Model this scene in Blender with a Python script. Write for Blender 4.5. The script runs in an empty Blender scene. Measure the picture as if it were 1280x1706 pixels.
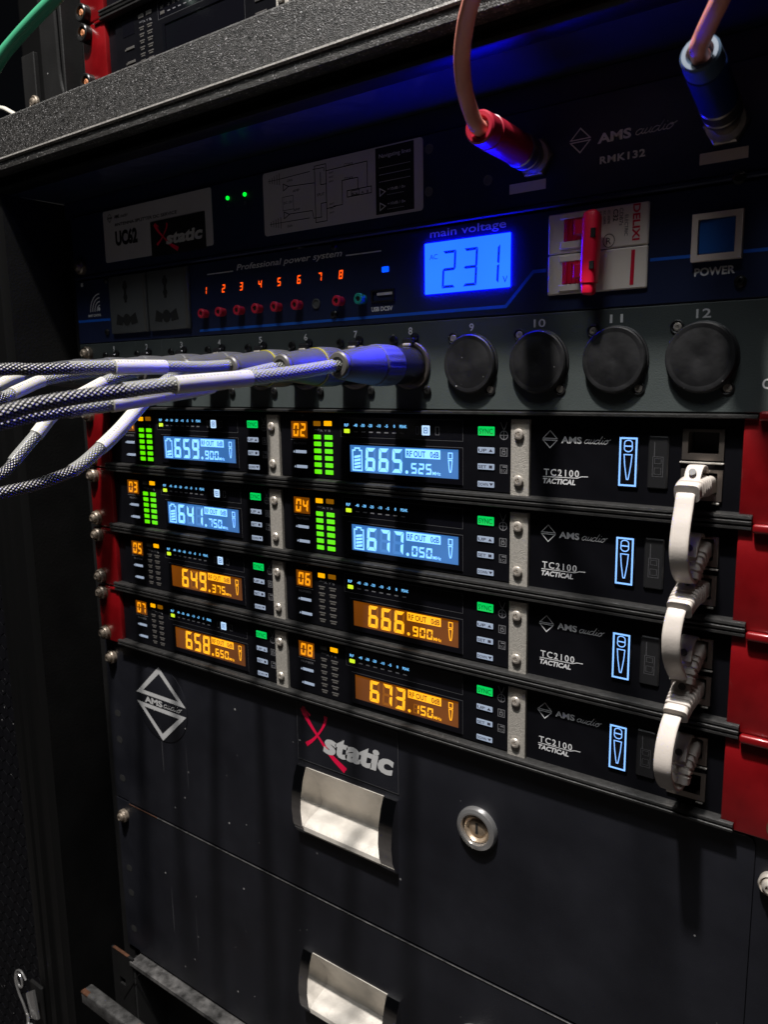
import bpy, bmesh, math, random
from mathutils import Vector, Matrix
random.seed(11)
S = 0.001                      # everything below is written in millimetres
scene = bpy.context.scene
COL = scene.collection

# ------------------------------------------------------------------ camera
cam_d = bpy.data.cameras.new('camera')
cam = bpy.data.objects.new('camera', cam_d); COL.objects.link(cam); scene.camera = cam
rt = Vector((0.80317204, 0.59554351, -0.01557568))
dn = Vector((0.08616059, -0.14198985, -0.98611117))
fw = Vector((-0.5894837, 0.79067491, -0.16535466))
m = Matrix((rt, -dn, -fw)).transposed().to_4x4()
m.translation = Vector((286.504, -339.633, 15.468)) * S
cam.matrix_world = m
cam_d.sensor_fit = 'HORIZONTAL'; cam_d.sensor_width = 36.0
cam_d.lens = 36.0 * 1309.89 / 1280.0
cam_d.clip_start = 0.01; cam_d.clip_end = 50
cam_d.dof.use_dof = True; cam_d.dof.focus_distance = 0.415; cam_d.dof.aperture_fstop = 24

# ------------------------------------------------------------------ world and lamps
w = bpy.data.worlds.new('World'); scene.world = w; w.use_nodes = True
bg = w.node_tree.nodes['Background']; bg.inputs[0].default_value = (0.45, 0.5, 0.62, 1); bg.inputs[1].default_value = 0.004

def area(name, loc, target, power, size, color, sy=None):
    d = bpy.data.lights.new(name, 'AREA'); d.energy = power; d.color = color
    d.shape = 'DISK' if sy is None else 'RECTANGLE'; d.size = size
    if sy: d.size_y = sy
    o = bpy.data.objects.new(name, d); COL.objects.link(o)
    o.location = Vector(loc) * S
    o.rotation_euler = (Vector(target) * S - o.location).to_track_quat('-Z', 'Y').to_euler()
    return o
area('ceiling_lamp', (60, -590, 1500), (40, 0, -50), 56.0, 0.07, (1.0, 0.955, 0.91))
area('soft_fill_light', (120, -640, 1350), (40, 0, -150), 12.0, 0.5, (0.93, 0.97, 1.0))  # added wide fill from overhead, lifts the drawers between cable shadows

scene.view_settings.view_transform = 'Standard'; scene.view_settings.look = 'None'
scene.view_settings.exposure = 0.0; scene.view_settings.gamma = 1.0
scene.cycles.use_denoising = True
scene.cycles.max_bounces = 6

# ------------------------------------------------------------------ materials
def scratch(M, amount=0.5, scale=(9, 9, 1.2), rot=(0, 0.9, 0), col=(0.09, 0.09, 0.095)):
    # sparse fine scuffs: thin bands of a stretched noise, only where a second noise allows them
    nt = M.node_tree; N = nt.nodes; L = nt.links; b = N['Principled BSDF']
    tc = N.new('ShaderNodeTexCoord'); out = None
    for k, ry in enumerate((rot[1], -0.35, 1.5)):
        mp = N.new('ShaderNodeMapping'); mp.inputs['Rotation'].default_value = (0, ry, 0); mp.inputs['Scale'].default_value = (260, 260, 7)
        mp.inputs['Location'].default_value = (k * 3.1, 0, k)
        L.new(tc.outputs['Object'], mp.inputs['Vector'])
        n = N.new('ShaderNodeTexNoise'); n.inputs['Scale'].default_value = 1.0; n.inputs['Detail'].default_value = 1; L.new(mp.outputs[0], n.inputs['Vector'])
        g = N.new('ShaderNodeMath'); g.operation = 'GREATER_THAN'; g.inputs[1].default_value = 0.77; L.new(n.outputs['Fac'], g.inputs[0])
        if out is None: out = g.outputs[0]
        else:
            a = N.new('ShaderNodeMath'); a.operation = 'MAXIMUM'; L.new(out, a.inputs[0]); L.new(g.outputs[0], a.inputs[1]); out = a.outputs[0]
    q = N.new('ShaderNodeTexNoise'); q.inputs['Scale'].default_value = 16; L.new(tc.outputs['Object'], q.inputs['Vector'])
    gq = N.new('ShaderNodeMapRange'); gq.inputs['From Min'].default_value = 0.5; gq.inputs['From Max'].default_value = 0.65; gq.inputs['To Max'].default_value = amount; L.new(q.outputs['Fac'], gq.inputs['Value'])
    f = N.new('ShaderNodeMath'); f.operation = 'MULTIPLY'; L.new(out, f.inputs[0]); L.new(gq.outputs[0], f.inputs[1])
    mx = N.new('ShaderNodeMix'); mx.data_type = 'RGBA'; L.new(f.outputs[0], mx.inputs['Factor']); mx.inputs['B'].default_value = (*col, 1)
    src = b.inputs['Base Color'].links[0].from_socket if b.inputs['Base Color'].links else None
    if src: L.new(src, mx.inputs['A'])
    else: mx.inputs['A'].default_value = b.inputs['Base Color'].default_value
    L.new(mx.outputs['Result'], b.inputs['Base Color'])
    return M

def mat(name, col, rough=0.5, metal=0.0, bump=0.0, scale=600, vary=0.0, vscale=60, dust=0.0, coat=0.0, spec=0.5, rvary=0.0, dscale=170, bdist=0.0005):
    M = bpy.data.materials.new(name); M.use_nodes = True
    nt = M.node_tree; N = nt.nodes; L = nt.links; b = N['Principled BSDF']
    b.inputs['Base Color'].default_value = (*col, 1); b.inputs['Roughness'].default_value = rough
    b.inputs['Metallic'].default_value = metal; b.inputs['Specular IOR Level'].default_value = spec
    if coat: b.inputs['Coat Weight'].default_value = coat; b.inputs['Coat Roughness'].default_value = 0.15
    tc = N.new('ShaderNodeTexCoord')
    cur = None
    if vary:
        n = N.new('ShaderNodeTexNoise'); n.inputs['Scale'].default_value = vscale; n.inputs['Detail'].default_value = 6
        L.new(tc.outputs['Object'], n.inputs['Vector'])
        r = N.new('ShaderNodeMapRange'); r.inputs['From Min'].default_value = 0.3; r.inputs['From Max'].default_value = 0.7
        r.inputs['To Min'].default_value = 1 - vary; r.inputs['To Max'].default_value = 1 + vary
        L.new(n.outputs['Fac'], r.inputs['Value'])
        mx = N.new('ShaderNodeVectorMath'); mx.operation = 'SCALE'; mx.inputs[0].default_value = col
        L.new(r.outputs[0], mx.inputs['Scale']); cur = mx.outputs[0]
        if rvary:
            r2 = N.new('ShaderNodeMapRange'); r2.inputs['From Min'].default_value = 0.3; r2.inputs['From Max'].default_value = 0.7
            r2.inputs['To Min'].default_value = max(0.05, rough - rvary); r2.inputs['To Max'].default_value = rough + rvary
            L.new(n.outputs['Fac'], r2.inputs['Value']); L.new(r2.outputs[0], b.inputs['Roughness'])
    if dust:
        v = N.new('ShaderNodeTexVoronoi'); v.inputs['Scale'].default_value = dscale
        L.new(tc.outputs['Object'], v.inputs['Vector'])
        sp = N.new('ShaderNodeSeparateColor'); L.new(v.outputs['Color'], sp.inputs[0])
        a = N.new('ShaderNodeMath'); a.operation = 'GREATER_THAN'; a.inputs[1].default_value = 1 - dust; L.new(sp.outputs[0], a.inputs[0])
        thr = N.new('ShaderNodeMath'); thr.operation = 'MULTIPLY'; thr.inputs[1].default_value = 0.13 if dscale < 500 else 0.42; L.new(sp.outputs[1], thr.inputs[0])
        c = N.new('ShaderNodeMath'); c.operation = 'LESS_THAN'; L.new(v.outputs['Distance'], c.inputs[0]); L.new(thr.outputs[0], c.inputs[1])
        d = N.new('ShaderNodeMath'); d.operation = 'MULTIPLY'; L.new(a.outputs[0], d.inputs[0]); L.new(c.outputs[0], d.inputs[1])
        e = N.new('ShaderNodeMath'); e.operation = 'MULTIPLY'; L.new(d.outputs[0], e.inputs[0]); L.new(sp.outputs[2], e.inputs[1])
        mm = N.new('ShaderNodeMix'); mm.data_type = 'RGBA'; L.new(e.outputs[0], mm.inputs['Factor'])
        if cur: L.new(cur, mm.inputs['A'])
        else: mm.inputs['A'].default_value = (*col, 1)
        mm.inputs['B'].default_value = (0.35, 0.34, 0.34, 1); cur = mm.outputs['Result']
    if cur: L.new(cur, b.inputs['Base Color'])
    if bump:
        n = N.new('ShaderNodeTexNoise'); n.inputs['Scale'].default_value = scale; n.inputs['Detail'].default_value = 3
        L.new(tc.outputs['Object'], n.inputs['Vector'])
        bp_ = N.new('ShaderNodeBump'); bp_.inputs['Strength'].default_value = bump; bp_.inputs['Distance'].default_value = bdist
        L.new(n.outputs['Fac'], bp_.inputs['Height']); L.new(bp_.outputs[0], b.inputs['Normal'])
    return M

def emit(name, col, strength=1.0, base=0.02):
    M = bpy.data.materials.new(name); M.use_nodes = True; b = M.node_tree.nodes['Principled BSDF']
    b.inputs['Base Color'].default_value = (base, base, base, 1); b.inputs['Roughness'].default_value = 0.25
    b.inputs['Emission Color'].default_value = (*col, 1); b.inputs['Emission Strength'].default_value = strength
    return M

def glow(name, col, strength, lo, sc):
    # a backlight that is a little uneven, as behind an LCD
    M = emit(name, col, strength); nt = M.node_tree; N = nt.nodes; L = nt.links; b = N['Principled BSDF']
    tc = N.new('ShaderNodeTexCoord'); n = N.new('ShaderNodeTexNoise'); n.inputs['Scale'].default_value = sc; n.inputs['Detail'].default_value = 1
    L.new(tc.outputs['Object'], n.inputs['Vector'])
    r = N.new('ShaderNodeMapRange'); r.inputs['From Min'].default_value = 0.3; r.inputs['From Max'].default_value = 0.7
    r.inputs['To Min'].default_value = strength * lo; r.inputs['To Max'].default_value = strength
    L.new(n.outputs['Fac'], r.inputs['Value']); L.new(r.outputs[0], b.inputs['Emission Strength'])
    return M

MT = dict(
    panel_green=mat('panel_powder_coat', (0.046, 0.056, 0.055), 0.5, 0, 0.25, 1500, 0.12, 40, 0.05),
    panel_blue=mat('panel_black_blue_cast', (0.013, 0.019, 0.055), 0.42, 0, 0.12, 1200, 0.1, 50, spec=0.3),  # black panels, blue screen light put into the base colour
    face=mat('receiver_face', (0.0045, 0.0045, 0.006), 0.36, 0, 0.05, 1500, 0.2, 60, 0.02, spec=0.1),
    gloss=mat('glossy_window', (0.004, 0.004, 0.006), 0.16, 0, 0, 10),
    rail=mat('ribbed_black_aluminium', (0.022, 0.0215, 0.021), 0.42, 0.2, 0.5, 2500, 0.35, 300),
    drawer=mat('drawer_black_paint', (0.0098, 0.0102, 0.0140), 0.42, 0, 0.14, 1800, 0.25, 22, 0.13, rvary=0.10, spec=0.38),
    dark=mat('dark_steel', (0.010, 0.0098, 0.0098), 0.5, 0, 0.2, 900, 0.25, 40, 0.05, spec=0.2),
    wall=mat('case_lining', (0.004, 0.004, 0.004), 0.7, 0, 0.3, 600, 0.35, 30, 0.10, spec=0.08),
    void=mat('black_void', (0.003, 0.003, 0.003), 0.9),
    red=mat('red_anodised', (0.185, 0.0015, 0.0035), 0.38, 0.15, 0.12, 2000, 0.35, 38, coat=0.5, rvary=0.08, dust=0.1),
    alu=mat('blasted_aluminium', (0.40, 0.375, 0.335), 0.5, 0.25, 0.7, 2600, 0.22, 900),
    nickel=mat('nickel_screw', (0.66, 0.60, 0.53), 0.30, 0.55, 0.15, 900, 0.15, 300),
    tarnish=mat('tarnished_screw', (0.26, 0.215, 0.17), 0.38, 0.6, 0.4, 900, 0.35, 400),
    blackscrew=mat('black_screw', (0.02, 0.02, 0.02), 0.3, 0.4),
    chrome=mat('chrome', (0.75, 0.74, 0.73), 0.10, 1.0, 0.05, 200, 0.05, 300),
    satin=mat('satin_metal', (0.68, 0.635, 0.57), 0.40, 0.35, 0.25, 700, 0.14, 90, 0.05, rvary=0.08),
    cream=mat('cream_plastic', (0.56, 0.505, 0.455), 0.45, 0, 0.1, 900, 0.05, 80),
    sleeve=mat('white_label_sleeve', (0.54, 0.52, 0.46), 0.35, 0, 0.15, 250, 0.04, 90),
    rubber=mat('connector_boot_rubber', (0.055, 0.055, 0.06), 0.48, 0, 0.25, 1500, 0.15, 90, 0.05),
    shell=mat('black_chrome_shell', (0.05, 0.05, 0.055), 0.25, 0.7),
    shellring=mat('socket_ring_metal', (0.30, 0.26, 0.23), 0.3, 0.9),
    cap=mat('blank_cap_plastic', (0.005, 0.005, 0.006), 0.5, 0, 0.2, 300, 0.3, 120, 0.25, dscale=330, rvary=0.08),
    orange=mat('orange_coax_jacket', (0.86, 0.33, 0.25), 0.38, 0, 0.15, 400, 0.06, 80),
    redboot=mat('red_rubber_boot', (0.32, 0.012, 0.03), 0.35),
    blueboot=mat('blue_rubber_boot', (0.008, 0.024, 0.11), 0.35),
    bluecap=mat('pale_blue_boot_end', (0.055, 0.09, 0.14), 0.5),
    green_cable=mat('green_cable_jacket', (0.05, 0.30, 0.16), 0.4),
    print_=mat('screen_print_grey', (0.62, 0.62, 0.63), 0.5),
    printdim=mat('screen_print_dim', (0.15, 0.15, 0.16), 0.5),
    line=mat('printed_outline', (0.07, 0.07, 0.075), 0.4),
    logo=mat('sticker_silver', (0.55, 0.55, 0.55), 0.4, 0.1),
    logored=mat('sticker_red', (0.72, 0.004, 0.055), 0.4),
    black=mat('black_ink', (0.006, 0.006, 0.007), 0.5),
    label=mat('label_grey', (0.46, 0.44, 0.46), 0.5, 0, 0, 10, 0.05, 40),
    tape=mat('write_on_strip', (0.62, 0.52, 0.46), 0.55, 0, 0.1, 300, 0.06, 60),
    breaker=mat('breaker_plastic', (0.78, 0.70, 0.62), 0.45, 0, 0.05, 400, 0.06, 50),
    breakred=mat('breaker_red', (0.66, 0.005, 0.035), 0.4),
    bluebtn=mat('blue_button_cap', (0.008, 0.09, 0.36), 0.4),
    bluestripe=mat('blue_stripe', (0.005, 0.10, 0.55), 0.5),
    tealknob=mat('teal_plastic', (0.02, 0.30, 0.24), 0.35),
    redknob=mat('red_plastic', (0.55, 0.02, 0.05), 0.35),
    socket=mat('socket_dark_plastic', (0.078, 0.082, 0.084), 0.45),
    keydark=mat('dark_key', (0.012, 0.012, 0.013), 0.4),
    greyedge=mat('painted_edge_lit', (0.085, 0.082, 0.08), 0.45, 0.2, 0.4, 900, 0.7, 160),  # light caught by painted edges, put into a paler grey
    floor=mat('grey_floor', (0.055, 0.05, 0.048), 0.5, 0, 0.1, 40, 0.3, 3),
    handle=mat('worn_black_handle', (0.045, 0.044, 0.043), 0.5, 0.1, 0.8, 500, 0.6, 150, 0.15),
    lockface=mat('worn_lock_face', (0.62, 0.48, 0.34), 0.32, 0.7, 0.6, 260, 0.4, 260),
    lockring=mat('lock_ring_chrome', (0.74, 0.73, 0.72), 0.2, 0.88, 0.05, 200),
    ridge=mat('ridge_highlight', (0.21, 0.20, 0.185), 0.4, 0.2, 0.6, 1300, 0.6, 900, bdist=0.0006),  # lamp highlight on the bar's rounded edge, put into a lighter base
    yellow=mat('yellow_ring', (0.35, 0.30, 0.02), 0.5),
    unlit=mat('unlit_segment', (0.075, 0.07, 0.065), 0.45),
    wood=mat('hex_board', (0.0032, 0.0032, 0.0045), 0.6, 0, 0.4, 500, 0.2, 60, 0.10, spec=0.12),
    tex=mat('hammered_powder_coat', (0.031, 0.0295, 0.028), 0.38, 0.15, 1.0, 1900, 0.9, 500, 0.6, dscale=1000, bdist=0.0007),
    smoothblack=mat('smooth_black_profile', (0.0045, 0.0045, 0.0045), 0.42, 0.0, 0.1, 300, spec=0.14),
    coppery=mat('worn_copper_edge', (0.13, 0.06, 0.035), 0.45, 0.6, 0.5, 700, 0.4, 200),
    orange_tip=mat('orange_knob', (0.50, 0.20, 0.09), 0.4),
    ceiling=mat('glossy_case_lining', (0.018, 0.024, 0.04), 0.27, 0.0, 0.8, 22, bdist=0.004),
)
EM = dict(
    lcd231=glow('lcd_backlight_blue', (0.0002, 0.0019, 1.0), 125.0, 0.86, 30),
    seg231=emit('lcd_segment_dark', (0.0, 0.02, 0.42), 0.8),
    seg231d=emit('lcd_segment_faint', (0.0, 0.05, 0.80), 0.9),
    lcdblue=glow('lcd_field_blue', (0.050, 0.19, 0.52), 1.05, 0.7, 25),
    segblue=emit('lcd_digit_ice', (0.23, 0.58, 1.4), 1.65),
    segoffb=emit('lcd_ghost_blue', (0.07, 0.24, 0.62), 1.0),
    inkblue=emit('lcd_ink_blue', (0.02, 0.10, 0.32), 1.0),
    lcdamber=glow('lcd_field_amber', (0.18, 0.045, 0.0), 1.0, 0.55, 25),
    segamber=emit('lcd_digit_amber', (1.0, 0.41, 0.008), 1.45),
    segoffa=emit('lcd_ghost_amber', (0.26, 0.075, 0.0), 1.0),
    inkamber=emit('lcd_ink_amber', (0.16, 0.04, 0.0), 1.0),
    green=emit('led_green', (0.115, 0.78, 0.0), 1.15),
    sync=emit('key_green', (0.0, 0.56, 0.09), 1.1),
    syncink=emit('key_green_ink', (0.0, 0.12, 0.02), 1.0),
    numbg=emit('number_window_amber', (0.17, 0.045, 0.0), 0.9),
    num=emit('number_digit_amber', (1.0, 0.34, 0.005), 1.2),
    yel=emit('indicator_amber', (1.0, 0.42, 0.0), 1.15),
    yeldim=emit('indicator_dim', (0.22, 0.08, 0.0), 1.0),
    lime=emit('indicator_lime', (0.62, 0.86, 0.02), 1.1),
    ice=emit('legend_ice', (0.18, 0.55, 1.0), 1.2),
    pale=emit('legend_pale', (0.50, 0.72, 1.0), 1.1),
    key=emit('backlit_key', (0.36, 0.43, 0.56), 0.85),
    keyink=emit('key_ink', (0.02, 0.02, 0.035), 1.0),
    mic=emit('mic_key_line', (0.22, 0.47, 1.0), 1.5),
    reddig=emit('led_red_orange', (1.0, 0.085, 0.004), 1.5),
    greenled=emit('led_dot_green', (0.0, 0.9, 0.03), 1.6),
    blueled=emit('led_blue', (0.0, 0.06, 1.0), 1.8),
)

def braid_mat(name, ca, cb, bias=0.5):
    M = bpy.data.materials.new(name); M.use_nodes = True; nt = M.node_tree; N = nt.nodes; L = nt.links; b = N['Principled BSDF']
    uv = N.new('ShaderNodeUVMap'); sp = N.new('ShaderNodeSeparateXYZ'); L.new(uv.outputs[0], sp.inputs[0])
    def math_(op, a, b_=None, v=None):
        n = N.new('ShaderNodeMath'); n.operation = op; L.new(a, n.inputs[0])
        if b_ is not None: L.new(b_, n.inputs[1])
        if v is not None: n.inputs[1].default_value = v
        return n.outputs[0]
    U8 = math_('MULTIPLY', sp.outputs['X'], v=11.0); V8 = math_('MULTIPLY', sp.outputs['Y'], v=0.42)
    p = math_('FRACT', math_('ADD', U8, V8)); q = math_('FRACT', math_('SUBTRACT', U8, V8))
    pa = math_('GREATER_THAN', p, v=bias); qa = math_('GREATER_THAN', q, v=bias)
    fac = math_('MULTIPLY', pa, qa)
    mx = N.new('ShaderNodeMix'); mx.data_type = 'RGBA'; L.new(fac, mx.inputs['Factor'])
    mx.inputs['A'].default_value = (*ca, 1); mx.inputs['B'].default_value = (*cb, 1)
    L.new(mx.outputs['Result'], b.inputs['Base Color']); b.inputs['Roughness'].default_value = 0.5
    t1 = math_('PINGPONG', p, v=0.5); t2 = math_('PINGPONG', q, v=0.5); h = math_('ADD', t1, t2)
    bp_ = N.new('ShaderNodeBump'); bp_.inputs['Distance'].default_value = 0.0006; bp_.inputs['Strength'].default_value = 0.8
    L.new(h, bp_.inputs['Height']); L.new(bp_.outputs[0], b.inputs['Normal'])
    return M
MT['braid'] = braid_mat('black_white_braid', (0.006, 0.006, 0.008), (0.46, 0.44, 0.42), 0.60)
MT['braidpale'] = braid_mat('sleeved_braid', (0.03, 0.03, 0.035), (0.33, 0.33, 0.30), 0.5)
def clear_mat():
    M = bpy.data.materials.new('clear_heat_shrink'); M.use_nodes = True; nt = M.node_tree; N = nt.nodes; L = nt.links
    b = N['Principled BSDF']; b.inputs['Base Color'].default_value = (0.62, 0.62, 0.58, 1); b.inputs['Roughness'].default_value = 0.22
    tr = N.new('ShaderNodeBsdfTransparent'); lw = N.new('ShaderNodeLayerWeight'); lw.inputs[0].default_value = 0.35
    r = N.new('ShaderNodeMapRange'); r.inputs['To Min'].default_value = 0.07; r.inputs['To Max'].default_value = 0.6
    L.new(lw.outputs['Facing'], r.inputs['Value'])
    mx = N.new('ShaderNodeMixShader'); L.new(r.outputs[0], mx.inputs[0]); L.new(tr.outputs[0], mx.inputs[1]); L.new(b.outputs[0], mx.inputs[2])
    L.new(mx.outputs[0], N['Material Output'].inputs['Surface'])
    return M
MT['clear'] = clear_mat()
scratch(MT['drawer'], 0.55); scratch(MT['red'], 0.7, col=(0.5, 0.12, 0.10)); scratch(MT['panel_green'], 0.35, col=(0.2, 0.21, 0.21)); scratch(MT['satin'], 0.6, col=(0.35, 0.32, 0.28)); scratch(MT['tex'], 0.6, col=(0.16, 0.155, 0.15)); scratch(MT['dark'], 0.5, col=(0.07, 0.06, 0.055))
def sleeve_print(M):
    nt = M.node_tree; N = nt.nodes; L = nt.links; b = N['Principled BSDF']
    uv = N.new('ShaderNodeUVMap'); sp = N.new('ShaderNodeSeparateXYZ'); L.new(uv.outputs[0], sp.inputs[0])
    def mth(op, a, v=None, c=None):
        n = N.new('ShaderNodeMath'); n.operation = op; L.new(a, n.inputs[0])
        if v is not None: n.inputs[1].default_value = v
        if c is not None: L.new(c, n.inputs[1])
        return n.outputs[0]
    band = mth('LESS_THAN', mth('ABSOLUTE', mth('SUBTRACT', sp.outputs['X'], 0.52)), 0.022)
    dash = mth('GREATER_THAN', mth('FRACT', mth('MULTIPLY', sp.outputs['Y'], 0.62)), 0.5)
    nz = N.new('ShaderNodeTexNoise'); nz.inputs['Scale'].default_value = 3.2; L.new(uv.outputs[0], nz.inputs['Vector'])
    f = mth('MULTIPLY', mth('MULTIPLY', band, c=dash), c=mth('GREATER_THAN', nz.outputs['Fac'], 0.42))
    mx = N.new('ShaderNodeMix'); mx.data_type = 'RGBA'; L.new(mth('MULTIPLY', f, 0.65), mx.inputs['Factor']); mx.inputs['B'].default_value = (0.08, 0.08, 0.09, 1)
    L.new(b.inputs['Base Color'].links[0].from_socket, mx.inputs['A']); L.new(mx.outputs['Result'], b.inputs['Base Color'])
sleeve_print(MT['sleeve'])

# ------------------------------------------------------------------ mesh tools
_font_cache = {}
def glyphs(s, bold=0.0, shear=0.0, space=1.0):
    k = (s, bold, shear, space)
    if k in _font_cache: return _font_cache[k]
    c = bpy.data.curves.new('t', 'FONT'); c.body = s; c.size = 1; c.offset = bold; c.shear = shear; c.space_character = space
    c.resolution_u = 3
    o = bpy.data.objects.new('t', c); COL.objects.link(o)
    dg = bpy.context.evaluated_depsgraph_get(); me = o.evaluated_get(dg).to_mesh()
    vs = [(v.co.x, v.co.y) for v in me.vertices]; fs = [tuple(p.vertices) for p in me.polygons]
    o.evaluated_get(dg).to_mesh_clear(); bpy.data.objects.remove(o); bpy.data.curves.remove(c)
    _font_cache[k] = (vs, fs); return vs, fs

class MB:
    def __init__(s): s.v = []; s.f = []; s.uv = {}
    def add(s, vs, fs):
        n = len(s.v); s.v += [tuple(v) for v in vs]; s.f += [tuple(i + n for i in f) for f in fs]; return n
    def box(s, x0, x1, y0, y1, z0, z1, bev=0.0, seg=1):
        x0, x1 = sorted((x0, x1)); y0, y1 = sorted((y0, y1)); z0, z1 = sorted((z0, z1))
        vs = [(x, y, z) for x in (x0, x1) for y in (y0, y1) for z in (z0, z1)]
        fs = [(0, 1, 3, 2), (4, 6, 7, 5), (0, 4, 5, 1), (2, 3, 7, 6), (0, 2, 6, 4), (1, 5, 7, 3)]
        if bev:
            bm = bmesh.new(); bv = [bm.verts.new(v) for v in vs]
            for f in fs: bm.faces.new([bv[i] for i in f])
            bmesh.ops.bevel(bm, geom=bm.edges[:], offset=bev, segments=seg, affect='EDGES', profile=0.5)
            bm.verts.index_update()
            s.add([v.co[:] for v in bm.verts], [tuple(v.index for v in f.verts) for f in bm.faces]); bm.free()
        else: s.add(vs, fs)
        return s
    def poly(s, pts, y0, y1):          # outline in (x,z), front y0, back y1
        n = len(pts); a = sum(pts[i][0] * pts[(i + 1) % n][1] - pts[(i + 1) % n][0] * pts[i][1] for i in range(n))
        if a < 0: pts = pts[::-1]
        vs = [(x, y0, z) for x, z in pts] + [(x, y1, z) for x, z in pts]
        fs = [tuple(range(n)), tuple(range(2 * n - 1, n - 1, -1))] + [((i + 1) % n, i, i + n, (i + 1) % n + n) for i in range(n)]
        s.add(vs, fs); return s
    def prof(s, pts, x0, x1):          # closed outline in (y,z) run along x
        n = len(pts); vs = [(x0, y, z) for y, z in pts] + [(x1, y, z) for y, z in pts]
        fs = [tuple(range(n - 1, -1, -1)), tuple(range(n, 2 * n))] + [(i, (i + 1) % n, (i + 1) % n + n, i + n) for i in range(n)]
        s.add(vs, fs); return s
    def lathe(s, o, d, pr, n=24, squash=None):   # pr = [(radius, distance along d)]
        o = Vector(o); d = Vector(d).normalized(); u = d.orthogonal().normalized() if abs(d.y) < 0.99 else Vector((1, 0, 0)); w_ = d.cross(u)
        vs = []; fs = []
        for r, t in pr:
            for i in range(n):
                a = 2 * math.pi * i / n; rr = r * (squash(a, t) if squash else 1)
                vs.append(o + d * t + (u * math.cos(a) + w_ * math.sin(a)) * rr)
        for k in range(len(pr) - 1):
            for i in range(n):
                j = (i + 1) % n; fs.append((k * n + i, k * n + j, (k + 1) * n + j, (k + 1) * n + i))
        fs.append(tuple(range(n - 1, -1, -1))); fs.append(tuple((len(pr) - 1) * n + i for i in range(n)))
        s.add(vs, fs); return s
    def disc(s, x, y, z, r, y1, n=24, bev=0.3):
        return s.lathe((x, y1, z), (0, -1, 0), [(r, 0), (r, (y1 - y) - bev), (r - bev, y1 - y)], n)
    def tube(s, path, r, n=12, cap=True):
        path = [Vector(p) for p in path]; m_ = len(path); vs = []; t0 = None; L_ = 0; rings = []
        rr = r if callable(r) else (lambda i: r)
        up = None
        for i, p in enumerate(path):
            t = (path[min(i + 1, m_ - 1)] - path[max(i - 1, 0)]).normalized()
            if up is None: up = t.orthogonal().normalized()
            else: up = (up - t * up.dot(t)).normalized()
            b = t.cross(up)
            if i: L_ += (p - path[i - 1]).length
            rings.append(L_)
            for k in range(n + 1):
                a = 2 * math.pi * k / n; vs.append(p + (up * math.cos(a) + b * math.sin(a)) * rr(i))
        fs = []
        for i in range(m_ - 1):
            for k in range(n): fs.append((i * (n + 1) + k, i * (n + 1) + k + 1, (i + 1) * (n + 1) + k + 1, (i + 1) * (n + 1) + k))
        if cap: fs.append(tuple(range(n - 1, -1, -1))); fs.append(tuple((m_ - 1) * (n + 1) + k for k in range(n)))
        o = s.add(vs, fs)
        for i in range(m_):
            for k in range(n + 1): s.uv[o + i * (n + 1) + k] = (k / n, rings[i])
        return s
    def sweep(s, path, w_, t_, p=3.0, n=20, xdir=(1, 0, 0)):   # flattened section along a path, w_ across xdir, t_ across the bend
        path = [Vector(q) for q in path]; m_ = len(path); X = Vector(xdir); vs = []; fs = []
        ww = w_ if callable(w_) else (lambda i: w_); tt = t_ if callable(t_) else (lambda i: t_)
        for i, q in enumerate(path):
            t = (path[min(i + 1, m_ - 1)] - path[max(i - 1, 0)]).normalized(); nn = t.cross(X).normalized(); xx = nn.cross(t).normalized()
            for k in range(n):
                a = 2 * math.pi * k / n; c, sn = math.cos(a), math.sin(a)
                vs.append(q + xx * (ww(i) / 2 * math.copysign(abs(c) ** (2 / p), c)) + nn * (tt(i) / 2 * math.copysign(abs(sn) ** (2 / p), sn)))
        for i in range(m_ - 1):
            for k in range(n): j = (k + 1) % n; fs.append((i * n + k, i * n + j, (i + 1) * n + j, (i + 1) * n + k))
        fs.append(tuple(range(n - 1, -1, -1))); fs.append(tuple((m_ - 1) * n + k for k in range(n)))
        s.add(vs, fs); return s
    def ribbon(s, pts, w_, y, closed=False):     # flat stroke in the xz plane
        ws = w_ if isinstance(w_, (list, tuple)) else [w_] * len(pts)
        P_ = [Vector(p) for p in pts]; n = len(P_); vs = []
        for i in range(n):
            a = P_[(i - 1) % n] if (closed or i) else P_[i]; b = P_[(i + 1) % n] if (closed or i < n - 1) else P_[i]
            d1 = (P_[i] - a); d2 = (b - P_[i]); d1 = d1.normalized() if d1.length > 1e-9 else d2.normalized(); d2 = d2.normalized() if d2.length > 1e-9 else d1
            t = (d1 + d2); t = t.normalized() if t.length > 1e-6 else d1
            nn = Vector((-t.y, t.x)); k = 1 / max(0.45, nn.dot(Vector((-d1.y, d1.x)))); h = ws[i] / 2 * k
            vs += [(P_[i].x + nn.x * h, y, P_[i].y + nn.y * h), (P_[i].x - nn.x * h, y, P_[i].y - nn.y * h)]
        fs = []
        for i in range(n if closed else n - 1): j = (i + 1) % n; fs.append((2 * i, 2 * i + 1, 2 * j + 1, 2 * j))
        s.add(vs, fs); return s
    def rect(s, x0, x1, z0, z1, y): s.add([(x0, y, z0), (x1, y, z0), (x1, y, z1), (x0, y, z1)], [(0, 1, 2, 3)]); return s
    def frame(s, x0, x1, z0, z1, w_, y):
        return s.rect(x0, x1, z1 - w_, z1, y).rect(x0, x1, z0, z0 + w_, y).rect(x0, x0 + w_, z0 + w_, z1 - w_, y).rect(x1 - w_, x1, z0 + w_, z1 - w_, y)
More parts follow.
